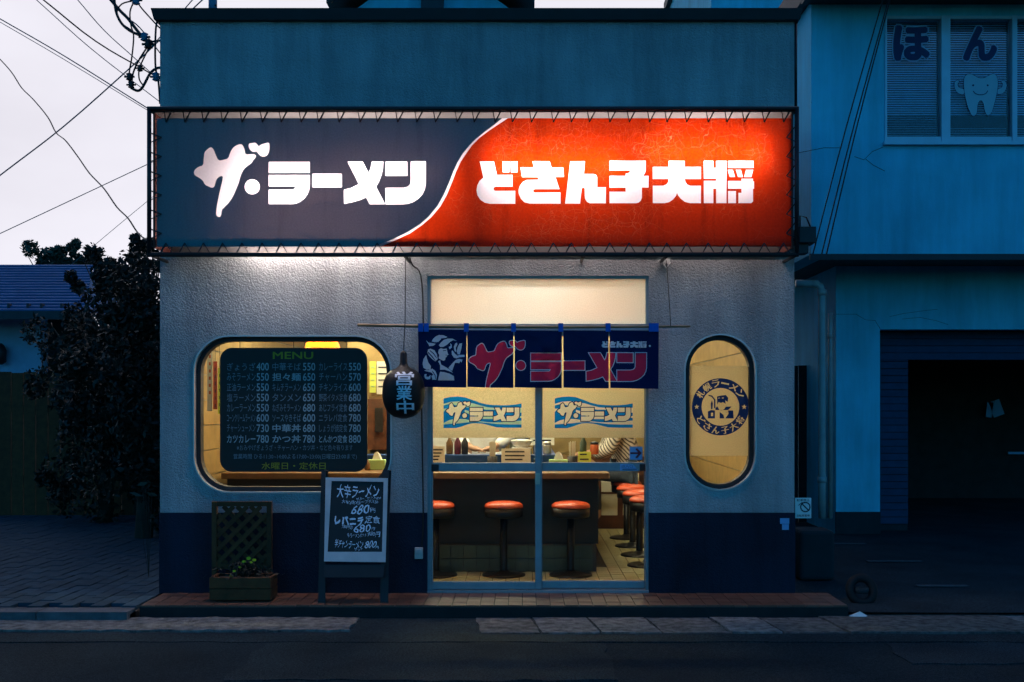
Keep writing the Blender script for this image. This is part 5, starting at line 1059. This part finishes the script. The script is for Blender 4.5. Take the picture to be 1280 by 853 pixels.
def leaves(c, rad, n, size, m, name, parent, shell=.55, clump=40):
    c = np.array(c); rad = np.array(rad); k = clump
    d = rng.normal(size=(k, 3)); d /= np.linalg.norm(d, axis=1)[:, None]; cc = c+d*rad*rng.uniform(.25, 1.06, (k, 1)); cr = rng.uniform(.12, .36, k)*rad.min()
    i = rng.integers(0, k, n); d = rng.normal(size=(n, 3)); d /= np.linalg.norm(d, axis=1)[:, None]; p = cc[i]+d*(cr[i]*rng.uniform(shell, 1.05, n))[:, None]
    a = rng.normal(size=(n, 3)); a /= np.linalg.norm(a, axis=1)[:, None]; b_ = np.cross(a, rng.normal(size=(n, 3))); b_ /= np.linalg.norm(b_, axis=1)[:, None]
    s = (size*rng.uniform(.6, 1.3, n))[:, None]; q = np.stack([p-a*s, p+b_*s*.45, p+a*s, p-b_*s*.45], 1).reshape(-1, 3)
    q = q-np.array(wloc(parent)); f = np.arange(4*n).reshape(n, 4)
    return link(name, mesh(name, q.tolist(), f.tolist(), M[m]), parent)
def tree(name, base, h, c, rad, n, size, label, m='leaf', clump=40, cat='tree', group=None):
    o = empty(name, base, label, cat, group); bx, by, bz = base
    MB().tube([(bx, by, bz), (bx+.05, by, bz+h*.4), (c[0], c[1], c[2])], [.10, .075, .03], 8).build('trunk', M['bark'], o, True)
    b = MB()
    for k in range(9):
        a = random.uniform(0, 6.28); e = Vector((c[0]+rad[0]*.7*math.cos(a), c[1]+rad[1]*.7*math.sin(a), c[2]+rad[2]*random.uniform(-.4, .8))); s_ = Vector((bx+.05, by, bz+h*random.uniform(.35, .7))); b.tube([s_, (s_+e)/2+Vector((0, 0, .08)), e], [.035, .02, .006], 5)
    b.build('limbs', M['bark'], o, True); leaves(c, rad, n, size, m, 'crown', o, clump=clump); return o
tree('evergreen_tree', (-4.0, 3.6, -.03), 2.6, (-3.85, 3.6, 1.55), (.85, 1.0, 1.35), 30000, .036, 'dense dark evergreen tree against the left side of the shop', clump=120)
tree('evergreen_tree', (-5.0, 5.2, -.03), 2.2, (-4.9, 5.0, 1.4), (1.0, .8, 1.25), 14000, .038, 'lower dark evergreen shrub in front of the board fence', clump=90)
tree('leafy_tree', (PX(68, 26), 26, 0), 6, (PX(66, 26), 26, PZ(328, 26)), (1.25, 1.0, .75), 4500, .09, 'far leafy tree rising behind the blue roof', 'leaf2', clump=26)
tree('leafy_tree', (PX(110, 25), 25, 0), 5, (PX(112, 25), 25, PZ(332, 25)), (.8, .8, .45), 2200, .08, 'small far tree at the right end of the blue roof', 'leaf2', clump=14)
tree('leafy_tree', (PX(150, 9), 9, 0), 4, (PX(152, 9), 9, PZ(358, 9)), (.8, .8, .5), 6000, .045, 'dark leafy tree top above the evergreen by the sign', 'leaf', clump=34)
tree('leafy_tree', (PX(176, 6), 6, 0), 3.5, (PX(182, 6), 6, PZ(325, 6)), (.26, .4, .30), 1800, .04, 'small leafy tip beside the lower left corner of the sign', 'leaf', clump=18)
yp = empty('young_plant', (PX(186, .9), .9, -.02), 'young broad-leaved plant at the foot of the shop side wall', 'plant')
for k, (px, py) in enumerate(((178, 605), (186, 602), (170, 618), (190, 618), (182, 612))):
    c = P(px, py, .9); a = R(30+k*65); d = Vector((math.cos(a), -.2, .25))*.06; e_ = Vector((-math.sin(a), .1, .5)).normalized()*.022; MB().add([c-d, c+e_, c+d, c-e_], [(0, 1, 2, 3)]).build('leaf', M['leaf2'], yp); MB().tube([(PX(186, .9), .9, -.02), c], .002, 4).build('stem', M['bark'], yp)
# ------------------------------------------------------------------ overhead wires (each a real span at its own depth)
g = 'overhead wires left of the shop'
Z4 = lambda pts, Y: [(x/4, y/4, Y) for x, y in pts]
def W(pts, r, l, m='cable', n=4):
    if pts[0][2] >= 5 and pts[0][2] != 5.2:                     # spans go on past the frame and behind the shop
        a, b, c, d = pts[0], pts[1], pts[-2], pts[-1]; k = 2.2; pts = [tuple(a[i]+(a[i]-b[i])*k for i in range(3))]+list(pts)+[tuple(d[i]+(d[i]-c[i])*k for i in range(3))]
    return cable('overhead_wire', pts, r, l, m, n, g)
W([(-10, 18, 24), (80, 70, 24), (190, 139, 24)], .022, 'upper of two close pale wires slanting down to the sign top', 'cable_t'); W([(-10, 22, 24), (80, 74.5, 24), (190, 141.5, 24)], .014, 'lower of two close pale wires slanting down to the sign top', 'cable_t')
W([(40, -5, 9), (115, 62, 9), (203, 130, 9)], .008, 'thin teal wire slanting into the upper left wall edge', 'cable_t'); W([(48, -5, 5), (120, 52, 5), (197, 97, 5)], .011, 'dark wire slanting down to the cable cluster')
W([(92, -6, 6), (130, 38, 6), (174, 78, 6)], .007, 'thin twisted wire just left of the cable cluster', 'cable_t')
W([(-60, 12, 4.9), (-6, 68, 4.1), (14, 90, 3.7), (27, 110, 3.4), (42, 125, 3.1), (60, 147, 2.7), (70, 166, 2.5), (82, 176, 2.2), (98, 197, 1.9), (112, 217, 1.4), (130, 236, 1.0), (146, 259, .6), (160, 273, .3), (172, 291, 0), (184, 301, -.38)], .006, 'black sagging wire dropping to the lower left sign corner'); W([(-6, 224, 7), (80, 158, 7), (165, 83, 7), (200, 50, 7)], .010, 'teal wire rising from left edge to the cable cluster', 'cable_t')
W([(-6, 295, 15), (90, 250, 15), (190, 203, 15)], .010, 'faint wire rising to the middle of the sign', 'cable_t'); W([(100, 322, 20), (150, 280, 20), (190, 247, 20)], .008, 'faint short wire rising above the evergreen', 'cable_t'); W([(225, 18, 12), (245, -5, 12)], .010, 'short wire crossing just above the parapet', 'cable_t'); W([(414, 3, 5.2), (428, -6, 5.2), (420, -4, 5.2)], .012, 'dark wire end by the gabled roof')
tg = 'service cables looping at the upper left corner'
LP = lambda pts, r, l, Y=.35, m='cable': cable('service_cable', Z4(pts, Y), r, l, m, 5, tg)
LP([(540, -15), (600, 55), (640, 95), (690, 160), (745, 222)], .013, 'thickest service cable entering from the top edge'); LP([(570, -10), (580, 60), (605, 115), (650, 155), (715, 185), (742, 215)], .011, 'black cable bowing left of the thick service cable')
LP([(665, 5), (610, 20), (585, 60), (600, 110), (655, 150)], .006, 'thin loop below the top insulator'); LP([(670, 10), (650, 60), (655, 130), (668, 180), (660, 280), (648, 350), (645, 400), (655, 440)], .006, 'thin cable hanging down to the black clamp')
LP([(655, 440), (690, 455), (715, 435), (750, 370), (780, 345), (802, 340)], .011, 'curved cable from the clamp up to the wall'); LP([(740, 230), (690, 310), (665, 370), (658, 430)], .007, 'slack cable from insulator to clamp'); LP([(745, 240), (710, 310), (695, 350), (697, 400), (720, 432)], .006, 'inner slack cable loop near the wall')
LP([(690, 5), (702, 35), (780, 122), (802, 143)], .006, 'thin cable from the top insulator to the parapet corner'); LP([(802, 90), (782, 120), (776, 230), (778, 340), (792, 410), (800, 520)], .008, 'cable running down along the wall corner'); LP([(745, 220), (775, 206), (804, 206)], .008, 'short cable from the insulator into the wall'); LP([(640, 95), (700, 140), (804, 270)], .005, 'thin teal tie wire to the wall edge', .35, 'cable_t')
def blob(px, py, r, m, l, n_='insulator'):
    c = P(px/4, py/4, .35); o = empty(n_, c-Vector((0, 0, r)), l, n_.replace('_', ' '), tg); MB().lathe([(r*.3, -r), (r*.9, -r*.7), (r*.6, -r*.3), (r, 0), (r*.6, r*.3), (r*.9, r*.7), (r*.3, r)], c, 10).build('body', M[m], o, True); MB().tube([c-Vector((r*1.3, 0, 0)), c+Vector((r*1.3, 0, 0))], r*.25, 6).build('pin', M['black'], o)
blob(680, 2, .036, 'insul', 'blue insulator at the top edge above the cables'); blob(722, 186, .034, 'insul', 'blue insulator in the middle of the cable cluster'); blob(742, 222, .038, 'black', 'black insulator next to the shop wall'); blob(647, 385, .030, 'black', 'upper black clamp on the hanging cable', 'cable_clamp'); blob(656, 425, .028, 'black', 'lower black clamp on the hanging cable', 'cable_clamp'); blob(700, 342, .026, 'black', 'black clamp on the inner slack loop', 'cable_clamp'); blob(780, 385, .034, 'insul', 'blue-grey insulator beside the wall corner')
for (a, b_, l) in (((1105, -5), (1016, 318), 'leftmost thin cable crossing the pale blue wall'), ((1112, -5), (1027, 318), 'middle cable crossing the pale blue wall'), ((1114, -5), (1033, 318), 'rightmost cable crossing the pale blue wall')): cable('drop_cable', [(*a, 2.6), ((a[0]+b_[0])/2-2, (a[1]+b_[1])/2, 2.6), (*b_, 2.6)], .008, l, 'cable', 4, 'cables crossing the pale blue wall')
